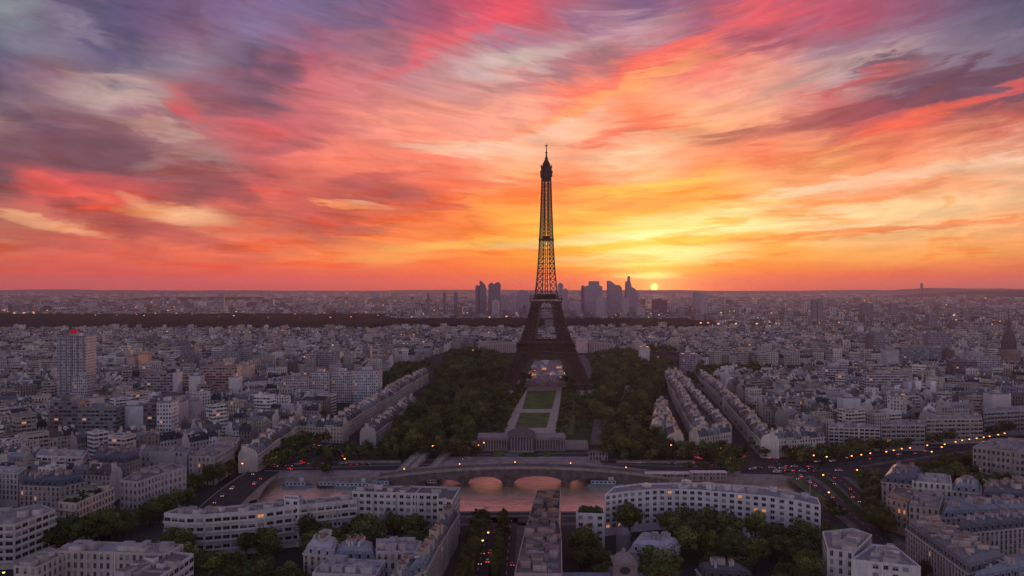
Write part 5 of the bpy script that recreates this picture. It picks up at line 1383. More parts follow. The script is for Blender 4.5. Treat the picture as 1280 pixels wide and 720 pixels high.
b.build('first_platform', ['iron'], tw)
# arches with their lattice spandrels
for s_ in range(4):
    ca_, sa_ = [(1, 0), (0, 1), (-1, 0), (0, -1)][s_]
    b = MB(); n = 26; pr = []
    for k in range(n + 1):
        a = math.pi * k / n
        x, z = -37 * math.cos(a), 5 + 34 * math.sin(a) ** .9 if 0 < k < n else 5
        y = -(56 - (z / 46.0) * 19.5); xo, zo = -39.5 * math.cos(a), (7 + 34.5 * math.sin(a) ** .9) if 0 < k < n else 5
        pr.append((Vector((x * ca_ - y * sa_, x * sa_ + y * ca_, z)), Vector((xo * ca_ - y * sa_, xo * sa_ + y * ca_, zo)), x, y))
    for (p, po, x, y), (q, qo, x2, y2) in zip(pr, pr[1:]):
        beam(b, p, q, .55); beam(b, po, qo, .45); beam(b, p, qo, .25); beam(b, po, q, .25)
    for (p, po, x, y) in pr[5:-5]:
        yt = -36.6; t_ = Vector((x * ca_ - yt * sa_, x * sa_ + yt * ca_, 40.5))
        beam(b, po, t_, .28)
    b.build('arch', ['iron'], tw)
# second platform
b = MB(); ring(b, 107, 108.6, 19, 19.6, 8); ring(b, 111, 112.2, 20.2, 20.6, 8); ring(b, 115, 115.8, 19.4, 19.4, 8)
b.box(-12, 12, -12, 12, 112, 117.5, IR)
for s_ in range(4):
    ca_, sa_ = [(1, 0), (0, 1), (-1, 0), (0, -1)][s_]
    f = lambda x, y, z: Vector((x * ca_ - y * sa_, x * sa_ + y * ca_, z))
    for k in range(17):
        x = -19 + 38 * k / 16; beam(b, f(x, -19.2, 108), f(x, -20, 111.5), .3); beam(b, f(x, -19.3, 112), f(x, -19.3, 115), .25)
    for k in range(8):
        x, x2 = -17 + 34 * k / 8, -17 + 34 * (k + 1) / 8; beam(b, f(x, -17.6, 100), f(x2, -17.3, 107), .3); beam(b, f(x2, -17.6, 100), f(x, -17.3, 107), .3)
    beam(b, f(-18, -18, 99.6), f(18, -18, 99.6), .5)
b.build('second_platform', ['iron'], tw)
# upper shaft
b = MB(); zs = [112]
while zs[-1] < 262: zs.append(min(264, zs[-1] + max(4.0, prof(UP, zs[-1]) * .6)))
for z0, z1 in zip(zs, zs[1:]):
    for s_ in range(4):
        ca_, sa_ = [(1, 0), (0, 1), (-1, 0), (0, -1)][s_]
        f = lambda x, y, z: Vector((x * ca_ - y * sa_, x * sa_ + y * ca_, z))
        r0, r1 = prof(UP, z0), prof(UP, z1)
        i0, i1 = r0 * .38, r1 * .38
        beam(b, f(-r0, -r0, z0), f(-r1, -r1, z1), 1.0)
        beam(b, f(-i0, -r0, z0), f(-i1, -r1, z1), .6); beam(b, f(i0, -r0, z0), f(i1, -r1, z1), .6)
        lattice_panel(b, f(-r0, -r0, z0), f(-r1, -r1, z1), f(-i0, -r0, z0), f(-i1, -r1, z1), .46)
        lattice_panel(b, f(i0, -r0, z0), f(i1, -r1, z1), f(r0, -r0, z0), f(r1, -r1, z1), .46)
        beam(b, f(-i1, -r1, z1), f(i1, -r1, z1), .3)
        if z0 > 190: lattice_panel(b, f(-i0, -r0, z0), f(-i1, -r1, z1), f(i0, -r0, z0), f(i1, -r1, z1), .26)
b.build('upper_shaft', ['iron'], tw)
b = MB()
for z0, z1 in ((112, 186), (190, 262)):
    k = (z1 - z0) / 12
    for i in range(12):
        za, zb = z0 + k * i, z0 + k * (i + 1)
        for x, y in ((-1.6, -1.6), (1.6, -1.6), (1.6, 1.6), (-1.6, 1.6)): beam(b, (x, y, za), (x, y, zb), .7)
        beam(b, (-1.6, -1.6, za), (1.6, -1.6, zb), .3); beam(b, (1.6, 1.6, za), (-1.6, 1.6, zb), .3)
b.build('lift_shaft', ['iron'], tw)
b = MB(); b.box(-9.6, 9.6, -9.6, 9.6, 184.5, 186, IR); b.box(-5, 5, -5, 5, 186, 190, IR); b.build('middle_platform', ['iron'], tw)
b = MB()
b.tube((0, 0, 259), (0, 0, 264), 7.6, 10.2, 4, IR); b.box(-7.4, 7.4, -7.4, 7.4, 264, 269.5, IR, bottom=True); b.box(-7.9, 7.9, -7.9, 7.9, 269.5, 270.5, IR, bottom=True)
b.box(-6.6, 6.6, -6.6, 6.6, 270.5, 276, IR); b.box(-7.2, 7.2, -7.2, 7.2, 276, 276.6, IR, bottom=True); b.box(-4.9, 4.9, -4.9, 4.9, 276.6, 280.5, IR, taper=.5)
b.tube((0, 0, 280.5), (0, 0, 284.5), 4.6, 2.6, 8, IR); b.tube((0, 0, 284.5), (0, 0, 289), 2.2, 1.4, 8, IR); b.box(-2.2, 2.2, -2.2, 2.2, 286.4, 287, IR, bottom=True)
for k in range(12):
    a = k * math.pi / 6; beam(b, (6.9 * math.cos(a), 6.9 * math.sin(a), 276), (6.9 * math.cos(a), 6.9 * math.sin(a), 279.5), .3)
b.build('top_cabin', ['iron'], tw)
b = MB(); b.tube((0, 0, 286), (0, 0, 294), 1.1, .9, 6, IR); b.tube((0, 0, 294), (0, 0, 303), .7, .5, 6, IR); b.tube((0, 0, 294), (0, 0, 295), 1.6, 1.6, 6, IR); b.tube((0, 0, 302.4), (0, 0, 303.6), 1.5, 1.5, 6, IR); b.tube((0, 0, 303), (0, 0, 306), .3, .2, 6, IR)
b.build('antenna', ['iron'], tw)
b = MB(); b.face([(-9, -36.35, 49.3), (9, -36.35, 49.3), (9, -36.35, 51), (-9, -36.35, 51)], mat=0)

# ================================================================ arched bridge over the river
br = thing('arched_bridge', (0, 519, 0), 'dark stone bridge with a low hump and wide arches spanning the glowing river', 'bridge')
def deckz(x):      # local x
    t_ = (x - 7) / 95.0
    return .7 + 6.9 * max(0, 1 - t_ * t_)
arches = [(-62, -33), (-29, -6.2), (1.2, 33), (37.5, 66)]
def under(x):
    for a, c in arches:
        if a < x < c:
            u = (x - a) / (c - a) * 2 - 1; top = deckz((a + c) / 2) - 5.0
            return WZ - .5 + (max(1.2, top - WZ) + .5) * (.3 + .7 * math.sqrt(max(0, 1 - u * u)))
    return WZ - 1
b = MB(); xs = [-88 + 190 * i / 240 for i in range(241)]
BC = (.1, .085, .085)
for xa, xb in zip(xs, xs[1:]):
    da, db, ua, ub = deckz(xa), deckz(xb), under(xa), under(xb)
    ua, ub = min(ua, da - 1), min(ub, db - 1)
    b.face([(xa, 0, ua), (xb, 0, ub), (xb, 0, db), (xa, 0, da)], BC)
    b.face([(xb, 14, ub), (xa, 14, ua), (xa, 14, da), (xb, 14, db)], BC)
    b.face([(xa, 14, ua), (xb, 14, ub), (xb, 0, ub), (xa, 0, ua)], BC)
    b.face([(xa, 0, da), (xb, 0, db), (xb, 14, db), (xa, 14, da)], (.22, .2, .2), 1)
b.build('span', ['darkstone', 'pave'], br)
for y in (-.25, 13.85):
    b = MB()
    for xa, xb in zip(xs[::4], xs[4::4]):
        za, zb = deckz(xa), deckz(xb)
        b.face([(xa, y, za - .5), (xb, y, zb - .5), (xb, y, zb + 1.15), (xa, y, za + 1.15)]); b.face([(xb, y + .4, zb - .5), (xa, y + .4, za - .5), (xa, y + .4, za + 1.15), (xb, y + .4, zb + 1.15)])
        b.face([(xa, y, za + 1.15), (xb, y, zb + 1.15), (xb, y + .4, zb + 1.15), (xa, y + .4, za + 1.15)])
    b.build('parapet', ['stone'], br)
for xc in (-31, -2.5, 35.2):
    b = MB(); b.prism([(xc - 2.2, 15), (xc - 2.2, -1.4), (xc, -4), (xc + 2.2, -1.4), (xc + 2.2, 15)], WZ - .6, 1.2, (.2, .17, .16), 0); b.build('pier', ['darkstone'], br)
# road bridge at the left end of the river
A, Bp = P(258, 652), P(333, 590)
d = (Bp - A); L = d.length; ang = math.atan2(d.y, d.x)
rb = thing('road_bridge', (A.x, A.y, 0), 'wide road bridge with traffic crossing the left end of the river', 'bridge', rz=ang)
b = MB(); n = 60
for i in range(n):
    xa, xb = L * i / n, L * (i + 1) / n
    zf = lambda x: .5 + 2.2 * math.sin(math.pi * x / L)
    uf = lambda x: min(zf(x) - 1.0, WZ - .5 + 5.0 * abs(math.sin(2 * math.pi * x / L)) ** .6)
    for y, s_ in ((-11, 1), (11, -1)):
        q = [(xa, y, uf(xa)), (xb, y, uf(xb)), (xb, y, zf(xb)), (xa, y, zf(xa))]
        b.face(q[::s_], (.3, .26, .25))
        q = [(xa, y, zf(xa)), (xb, y, zf(xb)), (xb, y, zf(xb) + 1), (xa, y, zf(xa) + 1)]
        b.face(q[::s_], (.36, .3, .28)); 
    b.face([(xa, 11, uf(xa)), (xb, 11, uf(xb)), (xb, -11, uf(xb)), (xa, -11, uf(xa))], (.2, .18, .17))
    b.face([(xa, -11, zf(xa)), (xb, -11, zf(xb)), (xb, 11, zf(xb)), (xa, 11, zf(xa))], (.1, .1, .1), 1)
b.build('span', ['stone', 'road'], rb)
RB = (A, d.normalized(), ang)

# ================================================================ museum at the head of the lawns
c0 = P(652, 563)
ms = thing('museum', (c0.x, c0.y, 0), 'long low classical building with a columned front and central pediment before the lawns', 'museum')
hwid = 33; MC = (.17, .14, .15)
b = MB(); b.box(-hwid, hwid, 0, 16, 0, 9.6, MC, 0, 1, (.2, .18, .18)); b.box(-9, 9, -4, 17, 0, 10.6, MC, 0)
wl = b.build('wall', ['wall', 'roof'], ms)
b = MB(); b.box(-hwid - .6, hwid + .6, -2.6, -.02, 8.2, 10, (.24, .2, .2), 0); b.box(-hwid - .6, hwid + .6, -2.6, -.02, 0, 1.2, (.22, .19, .19), 0); b.box(-hwid - .8, hwid + .8, -2.9, 16.6, 10, 10.5, (.26, .22, .22), 0); b.build('cornice', ['wall'], ms)
for i in range(32):
    x = -hwid + 1 + i * (2 * hwid - 2) / 31
    if abs(x) < 9.4: continue
    b = MB(); b.tube((x, -1.8, 1.2), (x, -1.8, 8.2), .5, .42, 8, (.34, .28, .28)); b.build('column', ['wall'], ms)
for i in range(8):
    x = -7.7 + i * 2.2
    b = MB(); b.tube((x, -5.2, 1), (x, -5.2, 10.6), .6, .5, 8, (.3, .25, .25)); b.build('column', ['wall'], ms)
b = MB(); b.box(-10, 10, -6.2, -4.02, 10.6, 11.6, MC); b.face([(-10.6, -6.4, 11.6), (10.6, -6.4, 11.6), (0, -6.4, 16)], MC); b.face([(10.6, 17, 11.6), (-10.6, 17, 11.6), (0, 17, 16)], MC)
b.face([(-10.8, -6.6, 11.5), (0, -6.6, 16.2), (0, 17.2, 16.2), (-10.8, 17.2, 11.5)][::-1], (.12, .11, .12)); b.face([(10.8, -6.6, 11.5), (0, -6.6, 16.2), (0, 17.2, 16.2), (10.8, 17.2, 11.5)], (.12, .11, .12))
b.face([(-10.6, -6.4, 11.6), (-10.6, 17, 11.6), (10.6, 17, 11.6), (10.6, -6.4, 11.6)], MC)
pd = b.build('pediment', ['wall'], ms)
b = MB()
for k in range(4): b.box(-9.5, 9.5, -6.5 - k * .7, -5.8 - k * .7, 0, 1 - k * .24, (.3, .26, .25))
b.build('steps', ['wall'], ms)
for sx, yy, w_ in ((-1, 563, 14), (1, 562, 26)):
    q = P(652 + sx * 62, yy)
    b = MB(); b.box(q.x - w_ / 2, q.x + w_ / 2, q.y, q.y + 10, 0, 5.5, (.34, .28, .26), 0, 1, (.2, .18, .18), uvs=True)
    tag(b.build('pavilion', ['wall', 'roof']), 'low flat pavilion at the %s end of the columned museum' % ('left' if sx < 0 else 'right'), 'pavilion')
# terrace walls and stair ramps on both sides of the plaza
for i, (a, c, lab) in enumerate((((500, 590), (533, 562), 'first'), ((512, 590), (540, 563), 'second'), ((541, 586), (566, 562), 'third'))):
    a, c = P(*a), P(*c); d = (c - a); L = d.length
    t = thing('stair_ramp', (a.x, a.y, 0), 'warm-toned stone stair ramp climbing to the gardens, %s from the left' % lab, 'stair', 'stair ramps by the left garden', math.atan2(d.y, d.x))
    b = MB()
    for k in range(24): b.box(L * k / 24, L * (k + 1) / 24 - .01, -2.2, 2.2, 0, .3 + 3.2 * (k + 1) / 24, (.4, .32, .26))
    st = b.build('flight', ['wall'], t)
    for s_ in (-1, 1):
        b = MB(); b.face([(0, s_ * 2.5 - .2, 0), (L, s_ * 2.5 - .2, 0), (L, s_ * 2.5 - .2, 4.6), (0, s_ * 2.5 - .2, 1.2)]); b.face([(L, s_ * 2.5 + .2, 0), (0, s_ * 2.5 + .2, 0), (0, s_ * 2.5 + .2, 1.2), (L, s_ * 2.5 + .2, 4.6)]); b.face([(0, s_ * 2.5 - .2, 1.2), (L, s_ * 2.5 - .2, 4.6), (L, s_ * 2.5 + .2, 4.6), (0, s_ * 2.5 + .2, 1.2)]); b.build('side_wall', ['stone'], t)
for (a, c, h, lab) in (((432, 579), (500, 580), 1.6, 'low stone wall along the quay side of the left garden'), ((770, 579), (868, 579), 1.6, 'low stone wall along the quay side of the right garden'),
                       ((455, 560), (600, 560), 1.4, 'low stone wall behind the left garden lawn'), ((762, 562), (885, 562), 1.4, 'low stone wall behind the right garden lawn')):
    a, c = P(*a), P(*c); b = MB(); b.box(a.x, c.x, a.y - .4, a.y + .4, 0, h, (.4, .33, .3)); b.box(a.x, c.x, a.y - .55, a.y + .55, h, h + .2, (.42, .36, .33))
    tag(b.build('garden_wall', ['stone']), lab, 'wall')
# long pale landing-stage roof and kiosks on the right quay
for (x0, x1, y, h, lab) in ((806, 862, 597, 3.2, 'long pale flat landing-stage roof on the right quay'), (863, 908, 600, 5.5, 'white boxy station pavilion beside the landing-stage roof'), (735, 760, 575, 6, 'dark carousel-like kiosk at the right end of the plaza')):
    a, c = P(x0, y), P(x1, y)
    t = thing('quay_pavilion', ((a.x + c.x) / 2, a.y, 0), lab, 'pavilion'); w_ = (c.x - a.x) / 2
    b = MB(); b.box(-w_, w_, -2.5, 3.5, h - .5, h, (.62, .5, .48) if h < 6 else (.14, .1, .1)); b.build('roof', ['roof'], t)
    b = MB(); b.box(-w_ + 1, w_ - 1, -1.5, 3, 0, h - .5, (.3, .26, .27), 0, uvs=True); b.build('wall', ['grid'], t)
    for k in range(7):
        b = MB(); x = -w_ + .6 + k * (2 * w_ - 1.2) / 6; b.box(x - .15, x + .15, -2.3, -2, 0, h - .5, (.5, .45, .44)); b.build('post', ['wall'], t)

# ================================================================ boats
def boat(L, wd, hull, label, x, y, ang=0, cabin=.7, two=False):
    q = P(x, y, WZ)
    t = thing('river_boat', (q.x, q.y, WZ), label, 'boat', 'boats moored along the far quay', ang)
    b = MB(); n = 16; st = []
    for i in range(n + 1):
        u = i / n; w_ = wd / 2 * min(1, (1 - abs(2 * u - 1) ** 6) ** .5 + (.02)) ; w_ = wd / 2 * (1 - max(0, (u - .8) / .2) ** 2 * .9) * (1 - max(0, (.12 - u) / .12) ** 2 * .4)
        z = 1.4 + .5 * max(0, (u - .7) / .3) ** 2; st.append((-L / 2 + L * u, w_, z))
    for (x0, w0, z0), (x1, w1, z1) in zip(st, st[1:]):
        b.face([(x0, -w0 * .8, -.6), (x1, -w1 * .8, -.6), (x1, -w1, z1), (x0, -w0, z0)]); b.face([(x1, w1 * .8, -.6), (x0, w0 * .8, -.6), (x0, w0, z0), (x1, w1, z1)])
        b.face([(x0, -w0, z0), (x1, -w1, z1), (x1, w1, z1), (x0, w0, z0)], mat=1)
    b.face([(st[0][0], st[0][1], st[0][2]), (st[0][0], st[0][1] * .8, -.6), (st[0][0], -st[0][1] * .8, -.6), (st[0][0], -st[0][1], st[0][2])])
    b.build('hull', [hull, 'metal'], t)
    cl = L * cabin / 2; b = MB(); b.box(-cl - L * .05, cl - L * .08, -wd * .36, wd * .36, 1.4, 3.6, (.45, .45, .47)); cb = b.build('cabin', ['boatwhite'], t)
    nw = max(3, int(cl * 2 / 2.6))
    for k in range(min(nw, 14)):
        xx = -cl - L * .05 + (k + .5) * (2 * cl - L * .03) / min(nw, 14); b = MB(); b.box(xx - .8, xx + .8, -wd * .36 - .05, -wd * .36 - .005, 2.1, 3.1); b.build('window', ['glass'], cb)
    b = MB(); b.box(-cl - L * .05 - .4, cl - L * .08 + .4, -wd * .4, wd * .4, 3.6, 3.85); b.build('cabin_roof', ['boatblue' if hull != 'boatwhite' else 'boatwhite'], t)
    if two:
        b = MB(); b.box(cl * .2, cl * .62, -wd * .25, wd * .25, 3.85, 5.9); b.build('wheelhouse', ['boatwhite'], t)
boat(19, 4.6, 'boatblue', 'pale blue barge, leftmost moored boat near the road bridge', 372, 609, R(1), two=True)
boat(15, 4.2, 'boatdark', 'short dark boat moored second from the road bridge', 411, 609, 0)
boat(14, 4.4, 'boatblue', 'blue-roofed boat moored third from the road bridge', 431, 610, 0)
boat(16, 4.6, 'boatblue', 'blue-grey boat in the middle of the left moorings', 450, 610, 0, two=True)
boat(15, 4.6, 'boatdark', 'dark-hulled boat right of the blue-grey boat, left moorings', 478, 608, 0)
boat(22, 4.8, 'boatwhite', 'long white-roofed boat under the trees of the left moorings', 492, 603, R(2), .8)
boat(9, 3.6, 'boatdark', 'small dark launch beside the left end of the arched bridge', 541, 606, R(8))
boat(27, 5.0, 'boatwhite', 'long low glass-topped boat behind the left row of barges', 462, 600, 0, .85)
boat(24, 5.4, 'boatblue', 'light blue two-deck boat right of the arched bridge', 757, 607, R(-2), two=True)
boat(12, 4.2, 'boatdark', 'dark boat moored right behind the light blue two-deck boat', 786, 603, 0)
boat(26, 5, 'boatwhite', 'long white boat half hidden behind the white curving slab', 838, 604, 0, .85)

# ================================================================ trees
def leaf_quads(g, n, centers, radii, size):
    k = g.integers(0, len(centers), n)
    dirs = g.normal(size=(n, 3)); dirs /= np.linalg.norm(dirs, axis=1)[:, None]
    rad = g.uniform(.55, 1.03, n) ** .6
    pos = centers[k] + dirs * rad[:, None] * radii[k][:, None] * np.array([1, 1, .85])
    nrm = dirs + g.normal(size=(n, 3)) * .3; nrm /= np.linalg.norm(nrm, axis=1)[:, None]
    a = np.cross(nrm, g.normal(size=(n, 3))); a /= np.linalg.norm(a, axis=1)[:, None]; c = np.cross(nrm, a)
    s_ = size * g.uniform(.55, 1.25, n)[:, None]
    V = np.stack([pos - a * s_ * .5, pos - c * s_ * .4, pos + a * s_ * .5, pos + c * s_ * .4], 1).reshape(-1, 3)
    cl = g.uniform(.6, 1.5, len(centers))
    hue = np.array([.066, .09, .03]) * (cl[k] * g.uniform(.7, 1.35, n))[:, None]
    hue[:, 0] *= g.uniform(.8, 1.35, n)
    return V, hue
def crown_shape(g, r, h0, h1, ncl):
    c = []; rad = []
    for i in range(ncl):
        d = g.normal(size=3); d /= np.linalg.norm(d); q = g.uniform(.35, .78)
        c.append((d[0] * r * q, d[1] * r * q, (h0 + h1) / 2 + d[2] * (h1 - h0) / 2 * q)); rad.append(r * g.uniform(.26, .48))
    c.append((0, 0, (h0 + h1) / 2)); rad.append(r * .5)
    return np.array(c), np.array(rad)
PROTO = []
for k in range(7):
    g = np.random.default_rng(100 + k)
    r = [5.4, 6.2, 6.8, 5.0, 7.4, 5.8, 4.4][k]; H = [13, 14, 15, 13, 16, 15, 12][k]
    cs, rd = crown_shape(g, r, 3.2, H, 20 + k)
    V, hue = leaf_quads(g, 3400, cs, rd, .75)
    me = np_mesh('crown', V, np.arange(len(V)).reshape(-1, 4), hue, ['leaf'])
    b = MB(); top = Vector((.3, .1, 5.5)); b.tube((0, 0, 0), top, .42, .28, 8)
    for j in range(6):
        c = cs[j]; b.tube(top * .95, Vector(c), .2, .06, 5)
    PROTO.append((r, H, me, b.mesh('trunk', ['bark'])))
TREES = []      # x, y, height scale, group index
def want_tree(x, y, s_, gi): TREES.append((x, y, s_, gi))
TG = ['broad green tree in the row along the central avenue, left side', 'broad green tree in the row along the central avenue, right side', 'dark street tree beside the left riverside road', 'large dark garden tree among the foreground slabs',
      'dense park tree of the wood left of the lawns', 'dense park tree of the wood right of the lawns', 'dark tree of the row below the right boulevard blocks', 'tree beside the ramps right of the river', 'street tree on the far bank gardens', 'tree of a leafy belt within the town', 'low tree lining the lawns']
GG = ['left avenue trees', 'right avenue trees', 'left riverside trees', 'garden trees', 'left park trees', 'right park trees', 'boulevard trees', 'ramp trees', 'far bank trees', 'town trees', 'lawn trees']
rt = random.Random(17)
def tree_line(a, c, n, gi, h=13, rows=1, jit=1.0, gap=7):
    a, c = P(*a), P(*c); d = c - a; nn = Vector((-d.y, d.x, 0)).normalized()
    for r_ in range(rows):
        for i in range(n):
            q = a + d * (i + .5) / n + nn * (r_ - (rows - 1) / 2) * gap
            want_tree(q.x + rt.uniform(-jit, jit), q.y + rt.uniform(-jit, jit), h / 14 * rt.uniform(.88, 1.12), gi)
def tree_area(px, step, gi, h=(12, 16), top=True, jit=.45, keep=1.0):
    zt = (h[0] + h[1]) / 2 if top else 0
    poly = [(p.x, p.y) for p in (P(x, y, zt) for x, y in px)]
    xs_ = [p[0] for p in poly]; ys_ = [p[1] for p in poly]
    y = min(ys_); j = 0
    while y < max(ys_):
        x = min(xs_) + (step / 2 if j % 2 else 0)
        while x < max(xs_):
            qx, qy = x + rt.uniform(-jit, jit) * step, y + rt.uniform(-jit, jit) * step
            if inpoly(qx, qy, poly) and rt.random() < keep and not blocked(qx, qy, 0, False): want_tree(qx, qy, rt.uniform(*h) / 14, gi)
            x += step
        y += step * .87; j += 1
# the two rows of the central avenue
tree_line((582, 735), (606, 655), 15, 0, 10, 1, .5)
tree_line((618, 735), (630, 655), 15, 1, 10, 1, .5)
tree_line((573, 740), (601, 652), 13, 0, 9.5, 1, .5)
tree_line((-30, 708), (60, 682), 5, 2, 15, 2, 2, 9)
tree_line((60, 690), (150, 668), 7, 2, 15, 2, 2, 10)
tree_line((150, 672), (235, 640), 8, 2, 14, 1, 1.5)
tree_line((205, 632), (290, 598), 9, 2, 13, 1, 1.5)
tree_line((268, 596), (300, 578), 5, 2, 13, 2, 1.5)
tree_area([(165, 672), (230, 650), (262, 668), (250, 690), (215, 676)], 12, 3, (14, 17))
tree_area([(240, 682), (330, 670), (336, 700), (262, 716)], 12.5, 3, (13, 16))
tree_area([(335, 700), (378, 680), (386, 720), (345, 740)], 12, 3, (13, 16))
tree_area([(320, 640), (352, 640), (352, 668), (325, 668)], 8, 3, (13, 16))
tree_area([(375, 645), (440, 632), (442, 668), (392, 672)], 11.5, 3, (13, 17))
tree_area([(446, 618), (478, 612), (476, 650), (446, 655)], 8, 3, (17, 19))
tree_area([(480, 632), (556, 628), (550, 655), (484, 648)], 11.5, 3, (15, 17))
tree_area([(500, 652), (542, 655), (528, 668), (500, 664)], 8, 3, (11, 14))
tree_area([(706, 662), (742, 652), (748, 690), (712, 690)], 12, 3, (14, 16))
tree_area([(722, 700), (760, 672), (766, 700), (730, 725)], 12, 3, (12, 15))
tree_area([(778, 622), (830, 612), (830, 656), (782, 652)], 11.5, 3, (18, 20))
tree_area([(832, 630), (1004, 650), (1000, 676), (870, 668), (832, 664)], 11.5, 3, (14, 18))
tree_area([(812, 672), (838, 666), (842, 705), (810, 705)], 8, 3, (15, 17))
tree_area([(850, 690), (960, 678), (955, 694), (860, 700)], 12, 3, (8, 11))
tree_area([(948, 690), (1030, 668), (1036, 740), (960, 740)], 12.5, 3, (14, 18))
tree_area([(1010, 650), (1045, 646), (1048, 664), (1020, 672)], 11.5, 3, (13, 15))
tree_area([(560, 655), (600, 655), (560, 735), (548, 735)], 30, 3, (9, 11), keep=0)
tree_area([(836, 624), (900, 622), (960, 632), (1012, 642), (1004, 656), (900, 646), (836, 642)], 10.5, 3, (14, 17), keep=.8)
tree_area([(290, 652), (345, 646), (345, 656), (290, 662)], 9.5, 3, (12, 15)); tree_area([(384, 640), (440, 630), (442, 642), (386, 650)], 9, 3, (13, 16))
tree_area([(486, 630), (546, 628), (546, 638), (486, 640)], 9, 3, (14, 16), keep=.8)
# along the right ramps
tree_area([(1072, 584), (1100, 580), (1112, 640), (1096, 640)], 8.5, 7, (12, 15))
tree_area([(1150, 690), (1186, 700), (1200, 735), (1160, 735)], 9, 7, (9, 12))
tree_area([(1030, 612), (1052, 634), (1046, 640), (1028, 620)], 7, 7, (7, 9))
tree_area([(1145, 572), (1215, 560), (1216, 586), (1160, 590)], 9, 7, (11, 14))
tree_area([(1218, 588), (1290, 586), (1290, 594), (1220, 596)], 9, 7, (11, 14))
# boulevard trees under the right blocks
tree_line((992, 582), (1060, 574), 9, 6, 12, 2, 1.2, 9)
tree_line((1060, 573), (1140, 562), 10, 6, 13, 2, 1.2, 9)
tree_line((1140, 561), (1300, 538), 18, 6, 13, 2, 1.5, 9)
# far bank
tree_area([(300, 556), (350, 545), (380, 552), (340, 572)], 10, 8, (10, 14))
tree_area([(345, 560), (480, 545), (600, 548), (600, 555), (400, 560)], 9.5, 8, (10, 13))
tree_area([(388, 570), (412, 568), (412, 582), (390, 582)], 9, 8, (8, 11))
tree_area([(755, 552), (900, 544), (925, 560), (760, 558)], 9.5, 8, (10, 13))
tree_area([(885, 555), (940, 548), (925, 572), (900, 568)], 9.5, 8, (10, 13))
tree_area([(897, 570), (922, 570), (920, 580), (898, 580)], 8, 8, (9, 11))
tree_area([(860, 572), (880, 572), (880, 578), (860, 578)], 9, 8, (8, 10))
# woods of the park
LP_ = [(487, 545), (500, 516), (528, 492), (545, 470), (552, 452), (560, 438), (600, 432), (630, 440), (640, 462), (636, 474), (612, 490), (598, 512), (584, 545)]
RP_ = [(745, 478), (741, 455), (742, 438), (770, 432), (800, 437), (836, 446), (842, 460), (822, 482), (812, 500), (812, 528), (858, 541), (850, 552), (752, 552), (760, 520), (735, 500)]
glades = [wpoly(q) for q in ([(548, 532), (590, 518), (596, 524), (560, 540)], [(556, 505), (590, 498), (588, 503), (556, 511)], [(756, 520), (772, 512), (778, 520), (764, 530)], [(775, 492), (800, 486), (800, 492), (780, 498)], [(590, 480), (615, 474), (612, 480), (592, 486)], [(515, 528), (530, 520), (536, 526), (520, 536)])]
for q_ in glades: sheet('lawn', q_, .2, 'grass')
for q_ in ([(562, 546), (570, 546), (630, 480), (625, 480)], [(762, 549), (770, 549), (788, 482), (782, 482)], [(520, 548), (526, 548), (580, 470), (576, 470)]):
    q_ = wpoly(q_); sheet('sand_path', q_, .24, 'sand'); glades.append(q_)
tree_area(LP_, 12.5, 4, (11, 19)); tree_area(RP_, 12.5, 5, (11, 19))
for a_, c_ in (((612, 538), (636, 494)), ((600, 538), (626, 494)), ((722, 538), (722, 494)), ((736, 538), (733, 494))): tree_line(a_, c_, 16, 10, 6, 1, .6)
tree_line((640, 476), (664, 478), 4, 10, 13, 2, 2); tree_line((700, 480), (745, 484), 6, 10, 13, 2, 2)
# lawn hedges as low clipped trees
tree_line((622, 543), (648, 490), 22, 10, 5, 2, .3, 6); tree_line((702, 543), (712, 490), 22, 10, 5, 2, .3, 6)
# belts inside the town
for q in ([(330, 476), (500, 476), (505, 464), (340, 462)], [(870, 470), (1010, 470), (1010, 454), (870, 452)], [(1010, 462), (1110, 458), (1110, 452), (1010, 453)], [(0, 458), (20, 456), (20, 449), (0, 449)], [(445, 484), (520, 460), (540, 450), (500, 450)], [(1085, 460), (1200, 458), (1200, 450), (1085, 450)]):
    tree_area(q, 12, 9, (11, 15))
for (a, c) in (((335, 577), (400, 552)), ((400, 552), (470, 508)), ((470, 508), (530, 474))): tree_line(a, c, 14, 9, 10, 2, .8, 15)
for (a, c) in (((972, 577), (940, 538)), ((940, 538), (905, 500)), ((905, 500), (875, 476)), ((875, 476), (853, 457))): tree_line(a, c, 12, 9, 10, 2, .8, 17)
for a, c in (((750, 437), (790, 433)), ((790, 433), (838, 444))): tree_line(a, c, 12, 9, 17, 3, 3, 14)
for i in range(150):
    x, y = rt.uniform(0, 1280), rt.uniform(425, 560)
    q = P(x, y)
    if (inpoly(q.x, q.y, left_q) or inpoly(q.x, q.y, right_q)): want_tree(q.x, q.y, rt.uniform(.6, .95), 9)
TREES = [t_ for t_ in TREES if not any(inpoly(t_[0], t_[1], q_) for q_ in glades) and abs(t_[0]) < .66 * t_[1] + 8 and not (t_[3] != 9 and t_[3] != 2 and blocked(t_[0], t_[1], 0, False))]
TREES.sort(key=lambda t_: t_[1] / t_[2])
rest = TREES[290:]
for (x, y, s_, gi) in TREES[:290]:
    r, H, me, tr = PROTO[rt.randrange(7)]
    t = thing('tree', (x, y, 0), TG[gi], 'tree', GG[gi], rt.uniform(0, 6.28))
    k = s_ * 14 / H; kw = k * rt.uniform(.92, 1.15)
    if gi in (0, 1): kw = k * .8
    t.scale = (kw, kw, k)
    link('crown', me, t); link('trunk', tr, t)
